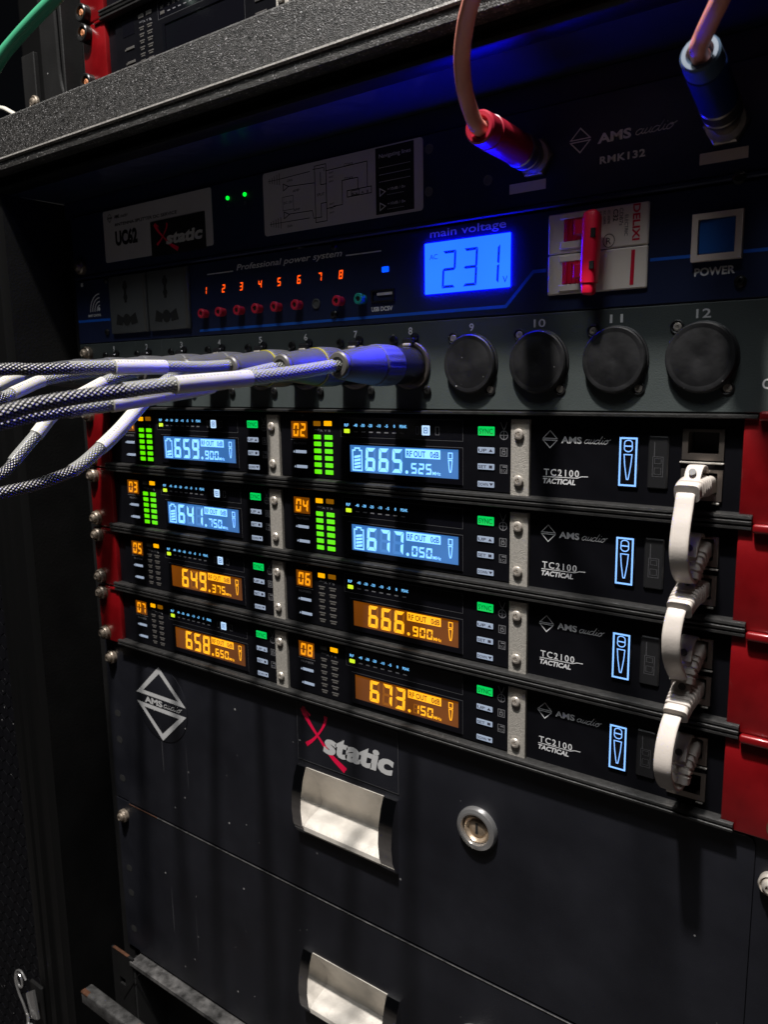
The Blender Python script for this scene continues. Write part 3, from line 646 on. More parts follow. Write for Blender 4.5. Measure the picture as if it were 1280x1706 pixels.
def receiver(i, ztop, cfg, y=0, lit=True, label='', group='rack mounted wireless receivers', full=True):
    T = Thing('wireless_receiver', label, 'receiver', (0, y, ztop), group=group, local=True)
    T.part('chassis', lambda: MB().box(-209, 186, 0.6, 200, -43.8, -.6).box(210, 213, .6, 200, -43.8, -.6).box(186, 210, 20, 200, -43.8, -.6), MT['face'], key='chassis')
    T.part('front_panel', lambda: MB().gridplate([-213, 190.5, 206.9, 214.6], [-41.5, -36, -23.3, -19.2, -6.6, -1.4], 0, 1.6, [(190.5, 206.9, -36, -23.3), (190.5, 206.9, -19.2, -6.6)]), MT['face'], key='fp')
    # ribbed rails along the top and bottom edge
    pb = [(0.5, -39.9), (-4.2, -40.1), (-5.2, -40.5), (-5.4, -41.5), (-4.6, -42.0), (-4.6, -42.3), (-5.4, -42.8), (-5.2, -43.9), (-4.4, -44.2), (0.5, -44.2)]
    T.part('edge_rail', lambda: MB().prof(pb, -214.5, 214.2).prof([(-3.4, -39.95), (-4.2, -40.1), (-5.2, -40.5), (-5.4, -41.5), (-4.6, -42.0), (-4.6, -42.3), (-5.4, -42.8), (-5.2, -43.9), (-4.4, -44.2), (-3.4, -44.2)], 214.2, 219.8), MT['rail'], key='rb')
    pt = [(0.5, -.2), (-4.2, -.2), (-5.0, -.5), (-5.0, -1.5), (-4.2, -1.9), (0.5, -2.1)]
    T.part('edge_rail', lambda: MB().prof(pt, -214.5, 214.2).prof([(-3.4, -.2), (-4.2, -.2), (-5.0, -.5), (-5.0, -1.5), (-4.2, -1.9), (-3.4, -1.9)], 214.2, 219.8), MT['rail'], key='rt')
    ear(T, -1, upper=not full)
    if full: ear(T, 1)
    for k, a in enumerate((-51.9, 111.0)):
        if not full and k: continue
        sp = T.part('divider_strip', (lambda a=a: MB().box(a, a + 9.7, -2.2, 0.2, -40.8, -3.6, .3)), MT['alu'], key='ds%d' % k)
        for z in (-10.65, -32.8):
            T.part('screw', (lambda a=a, z=z: MB().screw(a + 4.6, -4.0, z, 2.6, 0, -2.1)), MT['nickel'], sp, key='dss%d%.0f' % (k, z))
    channel(T, MD, 0, cfg, lit)
    if not full: return T
    channel(T, 0, 1, cfg, lit)
    T.part('maker_mark', lambda: audio_script(diamond(MB(), 130.3, -12.8, 3.5, 4.0, .42, -.09).text('AMS', 135.8, 145.8, -14.3, -11.3, -.1, bold=.03), 147.0, 158.6, -14.2, 1.75, -.1, .28), MT['print_'], key='mm')
    T.part('model_lettering', lambda: MB().text('TC2100', 127.5, 144.9, -29.7, -26.5, -.1, bold=.012, space=1.25).text('TACTICAL', 127.1, 143.2, -33.4, -31.0, -.1, bold=.035, shear=.2).ribbon([(127.1, -30.35), (144, -30.2), (146.2, -29.4), (149.2, -29.3)], .35, -.1), MT['print_'], key='ml_')
    mk = T.part('microphone_key', lambda: MB().box(163.0, 172.1, -.9, .1, -32.8, -10.2, .4), MT['gloss'], key='mick')
    def micl():
        mb = MB().frame(163.6, 171.5, -32.2, -10.8, .75, -.96)
        mb.ribbon([(167.55 + 1.75 * math.cos(a * .2618), -14.6 + (1.2 if math.sin(a * .2618) > 0 else -1.0) + 1.4 * math.sin(a * .2618)) for a in range(24)], .42, -.96, True)
        mb.rect(165.9, 169.2, -14.85, -14.35, -.97)
        return mb.ribbon([(165.8, -18.3), (169.3, -18.3), (168.9, -23), (168.2, -27.6), (167.9, -29.2), (167.2, -29.2), (166.9, -27.6), (166.2, -23)], .42, -.96, True)
    T.part('key_symbol', micl, EM['mic'], mk, key='micl')
    dk = T.part('bodypack_key', lambda: MB().box(176.2, 184.9, -1.0, .1, -32.5, -9.8, .6), MT['keydark'], key='dk')
    T.part('key_symbol', lambda: MB().frame(178.3, 182.9, -27.3, -18.6, .22, -1.06).frame(179.1, 182.1, -21.7, -19.4, .18, -1.07).frame(179.1, 182.1, -26.3, -23.4, .18, -1.07).ribbon([(179, -18.6), (179, -12.4)], .3, -1.06), MT['line'], dk, key='dkl')
    port(T, -6.5, -19.3, 0); port(T, -23.2, -36.1, 1)
    T.part('port_tab', lambda: MB().box(189.6, 207.2, -1.2, 0, -20.8, -20.1, .15), MT['alu'], key='ptb')
    T.part('port_tab', lambda: MB().box(203.2, 206.2, -1.2, 0, -37.4, -36.7, .15), MT['alu'], key='ptb2')
    return T

for i, cfg in enumerate(ROWS):
    pos = ['topmost of four', 'second of four', 'third of four', 'lowest of four']
    receiver(i, -44.45 * i, cfg, label='black receiver with %s, %s' % (cfg['look'], pos[i]))
DEAD = dict(n=('', ''), f=(('', ''), ('', '')), blue=False, ind=((0, 0), (0, 0)), lock=(0, 0))
receiver(5, 262.0, DEAD, y=21, lit=False, full=False, label='unlit black receiver with bright red ear just above the hammered crossbar', group='unlit receivers in the upper bay')
receiver(6, 306.6, DEAD, y=21, lit=False, full=False, label='unlit black receiver cut off by the top edge of the picture', group='unlit receivers in the upper bay')

# ------------------------------------------------------------------ 12 way connector panel
DX = lambda k: -236.19 + 36.04 * k
pp = Thing('patch_bay', 'grey green rack plate with twelve numbered round connector positions', 'patch bay', (0, 0, 0))
pp.part('panel', MB().box(-242, 242, 0, 3, 0.3, 44.3, .35), MT['panel_green'])
for k in range(1, 13):
    w1 = 1.3 if k < 10 else 4.0; x = DX(k); c0 = x - (1.3 if k < 10 else 3.1)
    pp.part('number', MB().text(str(k), c0, c0 + (2.5 if k not in (1,) else 1.2) if k < 10 else c0 + 5.8, 38.3, 42.0, -.12, bold=.012), MT['print_'])
    if k >= 9:
        b = pp.part('blank_cap', MB().lathe((x, 0, 22.6), (0, -1, 0), [(14.6, 0), (14.6, .8), (14.0, 1.1), (14.0, 3.0), (13.5, 3.5), (12.1, 3.55), (11.9, 3.51), (11.6, 3.51), (11.4, 3.56), (1.5, 3.62), (1.2, 3.56), (.4, 3.55)], 56), MT['cap'])
        for (a, c) in ((-10.4, 12.6), (10.4, -12.4)):
            pp.part('screw_cup', MB().lathe((x + a, 0, 22.6 + c), (0, -1, 0), [(2.9, 0), (2.9, .5), (2.5, .7), (2.1, .5), (2.0, .1)], 20), MT['cap'], b)
            pp.part('screw', MB().screw(x + a + .2, -.9, 22.6 + c, 1.75, 0, 0), MT['nickel'], b)
    else:
        b = pp.part('socket_flange', MB().lathe((x, 0, 22.6), (0, -1, 0), [(12.2, 0), (12.2, 1.2), (11.8, 1.7), (10.6, 1.7), (10.4, .6)], 40), MT['shellring'])
        pp.part('release_tab', MB().box(x - 3.6, x + 3.8, -3.2, 0, 33.4, 36.6, .8).lathe((x + 3, 0, 36.8), (0, -1, 0), [(2.2, 0), (2.2, 1.4), (1.2, 1.8)], 12), MT['shell'], b)
        pp.part('screw', MB().screw(x - 10.4, -1.8, 35.6, 2.6, 0, 0), MT['blackscrew'], b)
        pp.part('screw', MB().screw(x + 10.2, -1.8, 10.0, 2.4, 0, 0), MT['blackscrew'], b)
        pp.part('latch_glint', MB().box(x - 2.6, x + 2.2, -4.2, -1.5, 32.2, 33.8, .5), MT['nickel'], b)
pp.part('letter', MB().text('C', 219.6, 222.6, 9.8, 13.8, -.12, bold=.02), MT['print_'])
pp.part('rack_screw', MB().screw(-231.3, -6.0, 37.6, 3.6, 5.0, 0), MT['tarnish'])
pp.part('rack_screw', MB().screw(-231.3, -6.0, 6.2, 3.6, 5.0, 0), MT['tarnish'])

# ------------------------------------------------------------------ power sequencer
ps = Thing('power_sequencer', 'dark mains power sequencer with glowing blue 231 screen, red numbers and cream breaker', 'power sequencer', (0, 0, 44.45))
ps.part('panel', MB().box(-242, 242, 0, 3, 44.8, 88.6, .35), MT['panel_blue'])  # black panel, blue screen light put into its colour
sc = ps.part('voltage_screen', MB().box(61.5, 108.9, -.8, .1, 57.3, 81.6, .3), EM['lcd231'])
mb = MB(); mo = MB()
for k, (ch, x) in enumerate((('2', 71.6), ('3', 83.6), ('1', 95.4))):
    mb.seg7(ch, x, 59.4, 7.6, 17.6, 1.35, -.9, 0.05)
ps.part('voltage_digits', mb.text('V', 105.2, 107.8, 59.4, 62.6, -.9).text('AC', 64.6, 69.2, 73.6, 76.2, -.9), EM['seg231'], sc)
ps.part('lettering', MB().text('main voltage', 64.4, 106.4, 84.2, 88.0, -.12, bold=.01), MT['print_'])
ps.part('lettering', MB().text('Professional power system', -73.8, 8.0, 81.4, 84.9, -.12, bold=.012, shear=.25).ribbon([(-100, 81.3), (-76.8, 81.3)], .65, -.12).ribbon([(10.6, 81.3), (34.2, 81.3)], .65, -.12), MT['print_'])
nx = [-101.9, -86.1, -70.6, -54.8, -39.4, -24.0, -8.4, 6.6]
for k in range(8):
    ps.part('number_lamp', MB().seg7(str(k + 1), nx[k] - (1.3 if k else 2.2), 69.6, 2.7, 4.6, .75, -.25, 0.14), EM['reddig'])
kx = [-107.8, -92.1, -75.9, -60.6, -45.1, -29.0, -10.0, 1.5, 16.5]
for k in range(9):
    if k == 6: ps.part('empty_knob_hole', MB().lathe((-11.2, 0, 57.8), (0, -1, 0), [(2.8, 0), (2.8, .7), (2.2, .9), (1.9, .3), (.5, .25)], 20), MT['socket']); continue
    # small test sockets standing off the panel: collar and hollow end
    kb = ps.part('test_socket', MB().lathe((kx[k] + 5.4, 0, 57.9), (0, -1, 0), [(2.5, 0), (2.5, 2.6), (2.9, 2.8), (2.9, 4.6), (2.6, 5.0), (1.5, 5.0), (1.3, 4.2), (.2, 4.1)], 20), MT['tealknob'] if k == 8 else MT['redknob'], label='teal green test socket' if k == 8 else None)
    ps.part('socket_bore', MB().lathe((kx[k] + 5.4, -4.0, 57.9), (0, -1, 0), [(1.4, 0), (1.4, .4)], 14), MT['void'], kb)
ps.part('blue_lamp', MB().box(34.6, 39.0, -.7, .1, 70.4, 73.2, .3), EM['blueled'])
u = ps.part('usb_port', MB().gridplate([27.4, 28.6, 41.6, 42.8], [55.4, 56.4, 61.0, 61.9], -1.0, 4, [(28.6, 41.6, 56.4, 61.0)]), MT['shell'])
ps.part('port_cavity', MB().box(28.6, 41.6, .1, .4, 56.4, 61.0), MT['void'], u); ps.part('contact_tongue', MB().box(31.5, 41.4, -.8, .3, 59.0, 60.3), MT['label'], u)
ps.part('lettering', MB().text('USB DC5V', 27.2, 41.0, 51.2, 53.4, -.12, bold=.03), MT['print_'])
ps.part('blue_stripe', MB().ribbon([(-109.4, 47.9), (106.5, 48.6), (120.5, 63.1), (126.8, 63.1)], 1.5, -.1).ribbon([(173.6, 63.0), (190.4, 62.8)], 1.3, -.1).ribbon([(209.8, 62.6), (240, 62.4)], 1.3, -.1).ribbon([(-241, 60.6), (-202.5, 60.2)], 1.7, -.1), MT['bluestripe'])
ps.part('wifi_mark', (lambda mb: [mb.ribbon([(-213.5 + r_ * math.cos(a), 66.5 + r_ * math.sin(a)) for a in [math.pi / 2 + j * math.pi / 2 / 10 for j in range(11)]], .75, -.12) for r_ in (4, 6.6, 9.2, 11.8)] and mb)(MB()).disc(-215, -.15, 68, 1.3, 0, 12, .01).text('SMART CONTROL', -228.5, -213, 63.2, 64.8, -.12, bold=.03), MT['print_'])
ps.part('small_lamp', MB().box(-234.6, -232, -.5, 0, 84.6, 87.2, .3), MT['print_'])
for a in (-199.0, -156.8):
    so = ps.part('mains_socket', MB().box(a, a + 40.5, -2.4, .1, 49.8, 88.0, .8, 2), MT['socket'])
    cx = a + 18.5
    ps.part('socket_opening', MB().disc(cx, -2.6, 80.5, 2.5, -2.3, 18, .05).disc(cx, -2.6, 73.5, 2.1, -2.3, 18, .05).box(cx - 1.2, cx + 1.2, -2.55, -2.3, 70, 84).poly([(cx - 12, 56), (cx - 5, 55), (cx - 3.2, 60), (cx - 10, 63)], -2.55, -2.3).poly([(cx + 12, 56), (cx + 5, 55), (cx + 3.2, 60), (cx + 10, 63)], -2.55, -2.3).disc(cx, -2.6, 58.6, 4.0, -2.3, 20, .05), MT['void'], so)
    ps.part('socket_border', MB().box(a + 37.2, a + 39.6, -2.75, -2.3, 50.6, 87.2, .15), MT['unlit'], so)
for x, z in ((-204.5, 89.6 - 3), (-206.8, 51.6), (1.6, 51.0), (3.0, 87.0), (209.4, 51.4)):
    ps.part('panel_screw', MB().screw(x, -1.7, z, 1.9, 2.3, 0), MT['blackscrew'])
# breaker
bk = ps.part('breaker_body', MB().box(128.2, 172.9, -1.6, .2, 69.3, 86.3, .5).box(128.2, 172.9, -1.5, .2, 51.8, 68.9, .5), MT['breaker'])
ps.part('breaker_window', MB().box(135.8, 147.5, -2.2, -1.4, 74.2, 83.4, .2).box(135.4, 147.5, -2.2, -1.4, 56.0, 65.4, .2), MT['breakred'], bk)
mb = MB()
for z0, z1 in ((74.2, 83.4), (56.0, 65.4)):
    for k in range(4): mb.box(137 + k * 2.1, 138 + k * 2.1, -2.9, -2.1, z0 + .2, z1 - .2, .2)
ps.part('toggle_rib', mb, MT['breakred'], bk)
ps.part('window_surround', MB().box(134.0, 147.8, -2.5, -1.5, 83.5, 85.9, .3).box(134.2, 147.0, -2.4, -1.5, 71.0, 74.1, .3).box(134.0, 147.0, -2.5, -1.5, 65.5, 68.2, .3).box(133.8, 147.0, -2.4, -1.5, 53.0, 55.9, .3), MT['breaker'], bk)
hd = ps.part('toggle_bar', MB().sweep([(151.0, -9.5, 50.1), (151.1, -9.7, 50.9), (151.2, -9.9, 53.9), (151.2, -9.9, 54.3), (151.2, -9.9, 54.7), (151.4, -9.9, 60.7), (151.7, -9.9, 68.7), (152.0, -9.9, 81.3), (152.0, -9.8, 82.5), (152.0, -9.4, 83.3)],
                                       (lambda i: [4.6, 5.6, 6.0, 5.7, 6.8, 7.2, 7.2, 7.2, 6.6, 4.4][i]), (lambda i: [3.5, 5.6, 6.2, 5.8, 7, 7.4, 7.4, 7.4, 6.6, 4][i]), 3.0, 24), MT['breakred'], bk)
ps.part('bar_slot', MB().box(152.8, 154.8, -13.75, -12.5, 72.6, 76.4, .1).box(152.5, 154.4, -13.75, -12.5, 60.0, 63.2, .1), MT['void'], hd)
ps.part('bar_stem', MB().box(143, 152, -8, -1.5, 75.5, 81.5, .3).box(143, 152, -8, -1.5, 57.5, 63.5, .3), MT['breakred'], hd)
ps.part('breaker_lettering', MB().text('DELIXI', 166.4, 169.5, 71.3, 85.9, -1.72, bold=.03, rot=1).ribbon([(166.9, 67.6), (166.6, 53.4)], 1.6, -1.62), MT['breakred'], bk)
mb = MB().text('ELECTRIC', 162.9, 164.4, 73.6, 82, -1.72, rot=1).text('CDB7s', 160.6, 162.2, 78, 85.0, -1.72, rot=1).text('C32', 157.9, 160.0, 80, 84.8, -1.72, bold=.02, rot=1)
for k in range(3): mb.text('IEC 60898', 151.6 + k * 1.9, 152.8 + k * 1.9, 79.4, 84.8, -1.72, rot=1)
mb.ribbon([(156.2 + 2.5 * math.cos(a * .393), 72.4 + 2.7 * math.sin(a * .393)) for a in range(16)], .3, -1.72, True).text('R', 155.1, 157.2, 70.9, 73.8, -1.73).text('N', 151.2, 152.4, 71.5, 73, -1.73).text('ON', 150.8, 152, 60.5, 64.5, -1.62, rot=1)
ps.part('breaker_lettering', mb, MT['black'], bk)
pb_ = ps.part('power_button_frame', MB().gridplate([190.6, 193.0, 207.0, 209.6], [60.1, 62.6, 76.1, 78.3], -2.6, .1, [(193, 207, 62.6, 76.1)]), MT['tape'])
ps.part('power_button', MB().box(193.1, 206.9, -1.6, .1, 62.7, 76.0, .5), MT['bluebtn'], pb_)
ps.part('lettering', MB().text('POWER', 191.7, 207.2, 54.8, 57.9, -.12, bold=.03), MT['print_'])

# ------------------------------------------------------------------ antenna panel
an = Thing('antenna_splitter', 'blue-lit black antenna splitter with grey diagram label and two green dots under the crossbar', 'antenna splitter', (0, 0, 89))
an.part('panel', MB().box(-242, 242, 0, 3, 92.0, 132.4, .4), MT['panel_blue'])  # black panel, blue screen light put into its colour
an.part('lower_fold', MB().box(-242, 242, -1.0, 3, 89.6, 91.8, .6), MT['panel_blue'])
def rrect(x0, x1, z0, z1, r_, n=5):
    out = []
    for cx, cz, a0 in ((x1 - r_, z1 - r_, 0), (x0 + r_, z1 - r_, 90), (x0 + r_, z0 + r_, 180), (x1 - r_, z0 + r_, 270)):
        for k in range(n + 1): a = math.radians(a0 + 90 * k / n); out.append((cx + r_ * math.cos(a), cz + r_ * math.sin(a)))
    return out
lb = an.part('model_label', MB().poly(rrect(-202.5, -92.6, 98.0, 131.4, 1.6), -.35, .1), MT['label'])
an.part('label_print', audio_script(diamond(MB(), -195, 126.5, 2.4, 2.8, .4, -.42).text('AMS', -189.8, -184, 125.6, 127.8, -.42, bold=.03), -183, -175, 125.7, 1.2, -.42, .25).text('ANTENNA SPLITTER DC SERVICE', -190, -125, 120.6, 122.6, -.42, bold=.02).text('UC62', -190, -166, 108.4, 117.2, -.42, bold=.055), MT['black'], lb)
st = an.part('logo_sticker', MB().box(-151.6, -99.0, -.75, -.3, 96.9, 118.4), MT['black'])
def xstatic(x0, x1, z0, z1, y, logo_only=None):
    W_ = x1 - x0; H_ = z1 - z0; g = lambda p: [(x0 + a * W_, z0 + b * H_) for a, b in p]
    red = MB(); sil = MB()
    a = [(q[0], q[1]) for q in spline([(.075, .93, 0), (.13, .74, 0), (.24, .50, 0), (.36, .27, 0), (.50, .10, 0)], 6)]
    n_ = len(a); red.ribbon(g(a), [W_ * (.020 + .035 * abs(1 - 2 * k / (n_ - 1)) ** 1.0) for k in range(n_)], y)
    red.ribbon(g([(.075, .95), (.155, .83)]), [W_ * .012, W_ * .018], y - .02); red.ribbon(g([(.50, .10), (.47, .17)]), [W_ * .04, W_ * .01], y - .02)
    b = [(q[0], q[1]) for q in spline([(.315, .90, 0), (.305, .78, 0), (.25, .60, 0), (.18, .44, 0), (.105, .32, 0)], 6)]
    red.ribbon(g(b), [W_ * (.036 - .018 * math.sin(math.pi * k / (len(b) - 1))) for k in range(len(b))], y - .03)
    sil.text('static', x0 + .28 * W_, x1 - .04 * W_, z0 + .30 * H_, z0 + .64 * H_, y - .05, bold=.045, shear=.16)
    return red, sil
rd, sl = xstatic(-151, -99.2, 97, 118.2, -.82)
an.part('logo_red', rd, MT['logored'], st); an.part('logo_silver', sl, MT['logo'], st)
for x, t_ in ((-78.4, 'A'), (-63.9, 'B')):
    an.part('status_light', MB().lathe((x, 0, 123.1), (0, -1, 0), [(1.15, 0), (1.15, .6), (.8, 1.1), (.3, 1.3)], 14), EM['greenled'])
    an.part('lettering', MB().text(t_, x - .8, x + .8, 117.6, 119.6, -.12), MT['printdim'])
dg = an.part('diagram_label', MB().poly(rrect(-48.8, 60.6, 97.8, 131.8, 1.8), -.35, .1), MT['label'])
mb = MB().frame(-9.8, -1.4, 100.4, 129.8, .4, -.42).frame(12.6, 29, 110.4, 114.0, .4, -.42).frame(15.4, 21, 110.9, 113.4, .3, -.43).frame(-34, -25.6, 109.8, 117.2, .25, -.42)
R_ = lambda p, w_=.35: mb.ribbon(p, w_, -.43)
R_([(-35, 127), (-13, 127.5)]); R_([(-11, 128.2), (-3, 127.9), (-3, 126)]); R_([(-1.4, 126), (26.2, 126.3), (26.2, 114)]); R_([(-29, 122.2), (-10, 121.2)]); R_([(3, 107.4), (9.4, 107.4), (9.4, 119.4), (20, 119.4), (20, 114)]); R_([(-1.4, 106.8), (5, 107.2)])
R_([(-36, 103.8), (-14, 103.6)]); R_([(-11, 103.0), (-5, 103)]); R_([(-29, 107.6), (-12, 107.2)]); R_([(-12, 107.2), (-11, 103)]); R_([(-5.5, 110), (-5.5, 103)]); R_([(-5.5, 110), (-1.4, 110)]); R_([(-5.5, 126), (-5.5, 119.5)]); R_([(-5.5, 119.5), (-1.4, 119.5)])
for zc, tz in ((127, 122.2), (103.8, 107.4)):
    for k in range(5): R_([(-43.4 + k * 1.9, zc - 1.3 - k * .45), (-43.4 + k * 1.9, zc + 1.3 + k * .45)], .4)
    R_([(-44.5, zc), (-35, zc)], .3); mb.ribbon([(-33, tz - 1.8), (-33, tz + 1.8), (-29, tz)], .45, -.43, True)
for k, z in enumerate((124.6, 122.4, 120.2, 108.8, 106.6, 104.4)): mb.text('ANT', 0.4, 3.6, z - .5, z + .5, -.43)
for (a, b, z, t_) in ((-30, -26, 125.2, 'GAIN'), (-26, -21, 119.2, 'AMP'), (-26, -21, 109.2, 'AMP'), (-31, -27, 101.2, 'GAIN'), (-8.4, -3, 114.6, 'SPLIT'), (11, 17, 126.8, 'COAX'), (11, 17, 119.9, 'COAX'), (16, 20, 111.6, 'RX'), (22, 27, 111.6, 'A  B'), (-33, -26.6, 113.8, 'DC 12V')): mb.text(t_, a, b, z - .6, z + .8, -.43)
an.part('diagram_print', mb, MT['black'], dg)
an.part('legend_panel', MB().rect(31.6, 55.4, 99.1, 131.2, -.40), MT['black'], dg)
mb = MB().text('Navigating lines', 34, 53.5, 126.2, 128.2, -.46)
for k in range(3): mb.text('................', 34, 53, 121.4 - k * 3.4, 123.6 - k * 3.4, -.46)
for z in (109.6, 102.6): mb.ribbon([(34.2, z - 1.6), (34.2, z + 2), (37.6, z + .2)], .45, -.46, True).text('+10dB / 0v', 39, 50, z + .4, z + 1.8, -.46).text('.........', 39, 49, z - 1.6, z + .2, -.46)
an.part('legend_print', mb, MT['print_'], dg)
for x, z in ((64.2, 125.6), (96.6, 106.2), (63.8, 106)):
    an.part('panel_hole', MB().lathe((x, 0, z), (0, -1, 0), [(2.4, 0), (2.4, .25), (2.0, .3), (1.8, .05)], 20), MT['socket'])
for a, z in ((108, 98.2), (191.7, 97.1)): an.part('write_on_strip', MB().box(a, a + 17.9, -.3, .05, z, z + 4.2), MT['tape'])
an.part('maker_mark', audio_script(diamond(MB(), 141.6, 115.4, 4.4, 4.9, .5, -.12).text('AMS', 149.4, 163.8, 112.8, 116.6, -.12, bold=.035), 165.6, 181.5, 113.2, 2.0, -.12, .3).text('RMK132', 150.6, 169.9, 104.4, 107.3, -.12, bold=.03, space=1.15), MT['print_'])
an.part('rack_screw', MB().screw(-231.3, -6.0, 97.5, 3.4, 4.8, 0), MT['tarnish'])
an.part('panel_screw', MB().screw(207.0, -1.7, 90.0, 2.2, 2.6, -.9), MT['blackscrew'])

def antenna_lead(x, z, d, L_, path, boot, endm, label, br=6.9, name='antenna_lead'):
    T = Thing(name, label, 'cable', (x, -2, z), group='orange antenna leads')
    d = Vector(d).normalized(); o = Vector((x, 0, z))
    T.part('hex_nut', MB().lathe(o, (0, -1, 0), [(8.6, 0), (8.6, 2.6), (7.8, 3.2)], 6), MT['shellring'])
    T.part('washer', MB().lathe(o + Vector((0, -3, 0)), (0, -1, 0), [(7.4, 0), (7.4, 1.0)], 28), MT['nickel'])
    T.part('coupling_ring', MB().lathe(o, d, [(5.6, 2), (5.6, 8), (7.2, 9), (7.3, 11), (7.0, 11.4), (7.0, 12), (7.3, 12.4), (7.3, 17), (6.9, 17.6)], 28), MT['shellring'])
    b = T.part('boot', MB().lathe(o, d, [(br - .3, 17.4), (br, 18.2), (br, L_ - 9), (br, L_ - 8.4), (br - .6, L_ - 8)], 28), MT[boot])
    T.part('boot_end', MB().lathe(o, d, [(br - .6, L_ - 8.2), (br - .2, L_ - 7.4), (br - .4, L_ - .8), (br - 1.1, L_), (br - 2.5, L_), (br - 2.9, L_ - 1.2), (3.4, L_ - 3)], 28), MT[endm], b)
    p = [tuple(o + d * (L_ - 6)), tuple(o + d * (L_ + 1.5))] + path
    T.part('coax_cable', MB().tube(spline(p, 10), 3.1, 16), MT['orange'])
antenna_lead(121.0, 111.5, (0.02, -1, .02), 53, [(121.6, -59.5, 118.0), (122.6, -65, 123.6), (125.8, -72, 131.4), (132.1, -80, 138.3), (138.0, -86, 142.4), (146.3, -95, 147.7), (155, -112, 162), (156, -135, 190), (154, -170, 225)], 'redboot', 'redboot', 'orange antenna lead with a red boot curving up beside the maker mark')
antenna_lead(201.5, 110.5, (0.03, -.965, .24), 48, [(205.6, -52, 125.2), (209.2, -57, 127.6), (213.2, -62, 131.0), (217.8, -66, 138.5), (224, -82, 160), (226, -120, 195), (226, -150, 225)], 'blueboot', 'bluecap', 'orange antenna lead with a blue boot in the top right corner', 7.1)

# ------------------------------------------------------------------ XLR cables
CP = {8: [(52, -61.2, 22.1), (51, -86.9, 19.2), (50, -110.9, 17.1), (49, -130.8, 15.9), (48, -148.8, 14.8), (46, -169.6, 13.0), (44, -192.7, 10.6), (42, -212.2, 6.8), (38, -260, -6)],
      7: [(16, -57.3, 22.7), (15, -84.6, 18.0), (13, -102.7, 13.6), (10, -120.3, 11.1), (8, -135.8, 9.0), (6, -151.6, 7.1), (4, -173.8, 4.7), (3, -192.2, 2.0), (0, -250, -12)],
      6: [(-20, -56.6, 24.0), (-21, -74.5, 23.1), (-22, -95.7, 23.1), (-24, -126.1, 23.0), (-27, -144.2, 22.5), (-31, -159.6, 22.1), (-35, -170.3, 22.1), (-48, -220, 18)],
      5: [(-56, -58, 23.4), (-54, -74.9, 15.2), (-50, -91.7, 5.0), (-47, -107.0, -6.1), (-44, -121.3, -14.7), (-41, -136.6, -22.6), (-38, -151.9, -25.9), (-37, -163.7, -27.7), (-36, -174.7, -28.6), (-34, -220, -34)],
      4: [(-92, -59.1, 22.6), (-92, -77.2, 18.9), (-91, -93.1, 12.7), (-89.5, -107.6, 6.4), (-88, -118.2, 0), (-86, -128.3, -8.8), (-84, -139.6, -18.2), (-82, -147.8, -24.8), (-80, -159.3, -27.7), (-76, -200, -34)],
      3: [(-128, -60.9, 22.6), (-127, -80.3, 21.1), (-124, -100.6, 17.9), (-120, -111.7, 14.8), (-112, -131.2, 9.0), (-100, -160, 2)],
      2: [(-164, -61.8, 22.8), (-163, -81.2, 22.4), (-160, -97.9, 19.3), (-155, -115.0, 13.4), (-146, -150, 6)],
      1: [(-200, -61.9, 22.8), (-198, -84.9, 20.4), (-195, -97.9, 16.9), (-188, -140, 10)]}
SL = {8: (-66, -111, -149, -170), 7: (-66, -100, -148, -166), 6: (-62, -96, -126, -145), 5: (-66, -88, -121, -139), 4: (-64, -84, -129, -143), 3: (-64, -100, -124, -131), 2: (-64, -92, -118, -130), 1: (-64, -90, -112, -125)}
names = {8: 'rightmost braided cable, plugged in under number 8 beside the round blank caps', 7: 'braided cable plugged in under number 7, running just below its right neighbour', 6: 'braided cable plugged in under number 6, highest of the strands on the left',
         5: 'braided cable under number 5 that drops across the red ear of the top receiver', 4: 'braided cable under number 4 that bends down at far left with clear sleeve', 3: 'braided cable plugged in under number 3, with white sleeve near the left picture edge', 2: 'braided cable plugged in under number 2, second boot from the left', 1: 'leftmost braided cable, plugged in under number 1'}
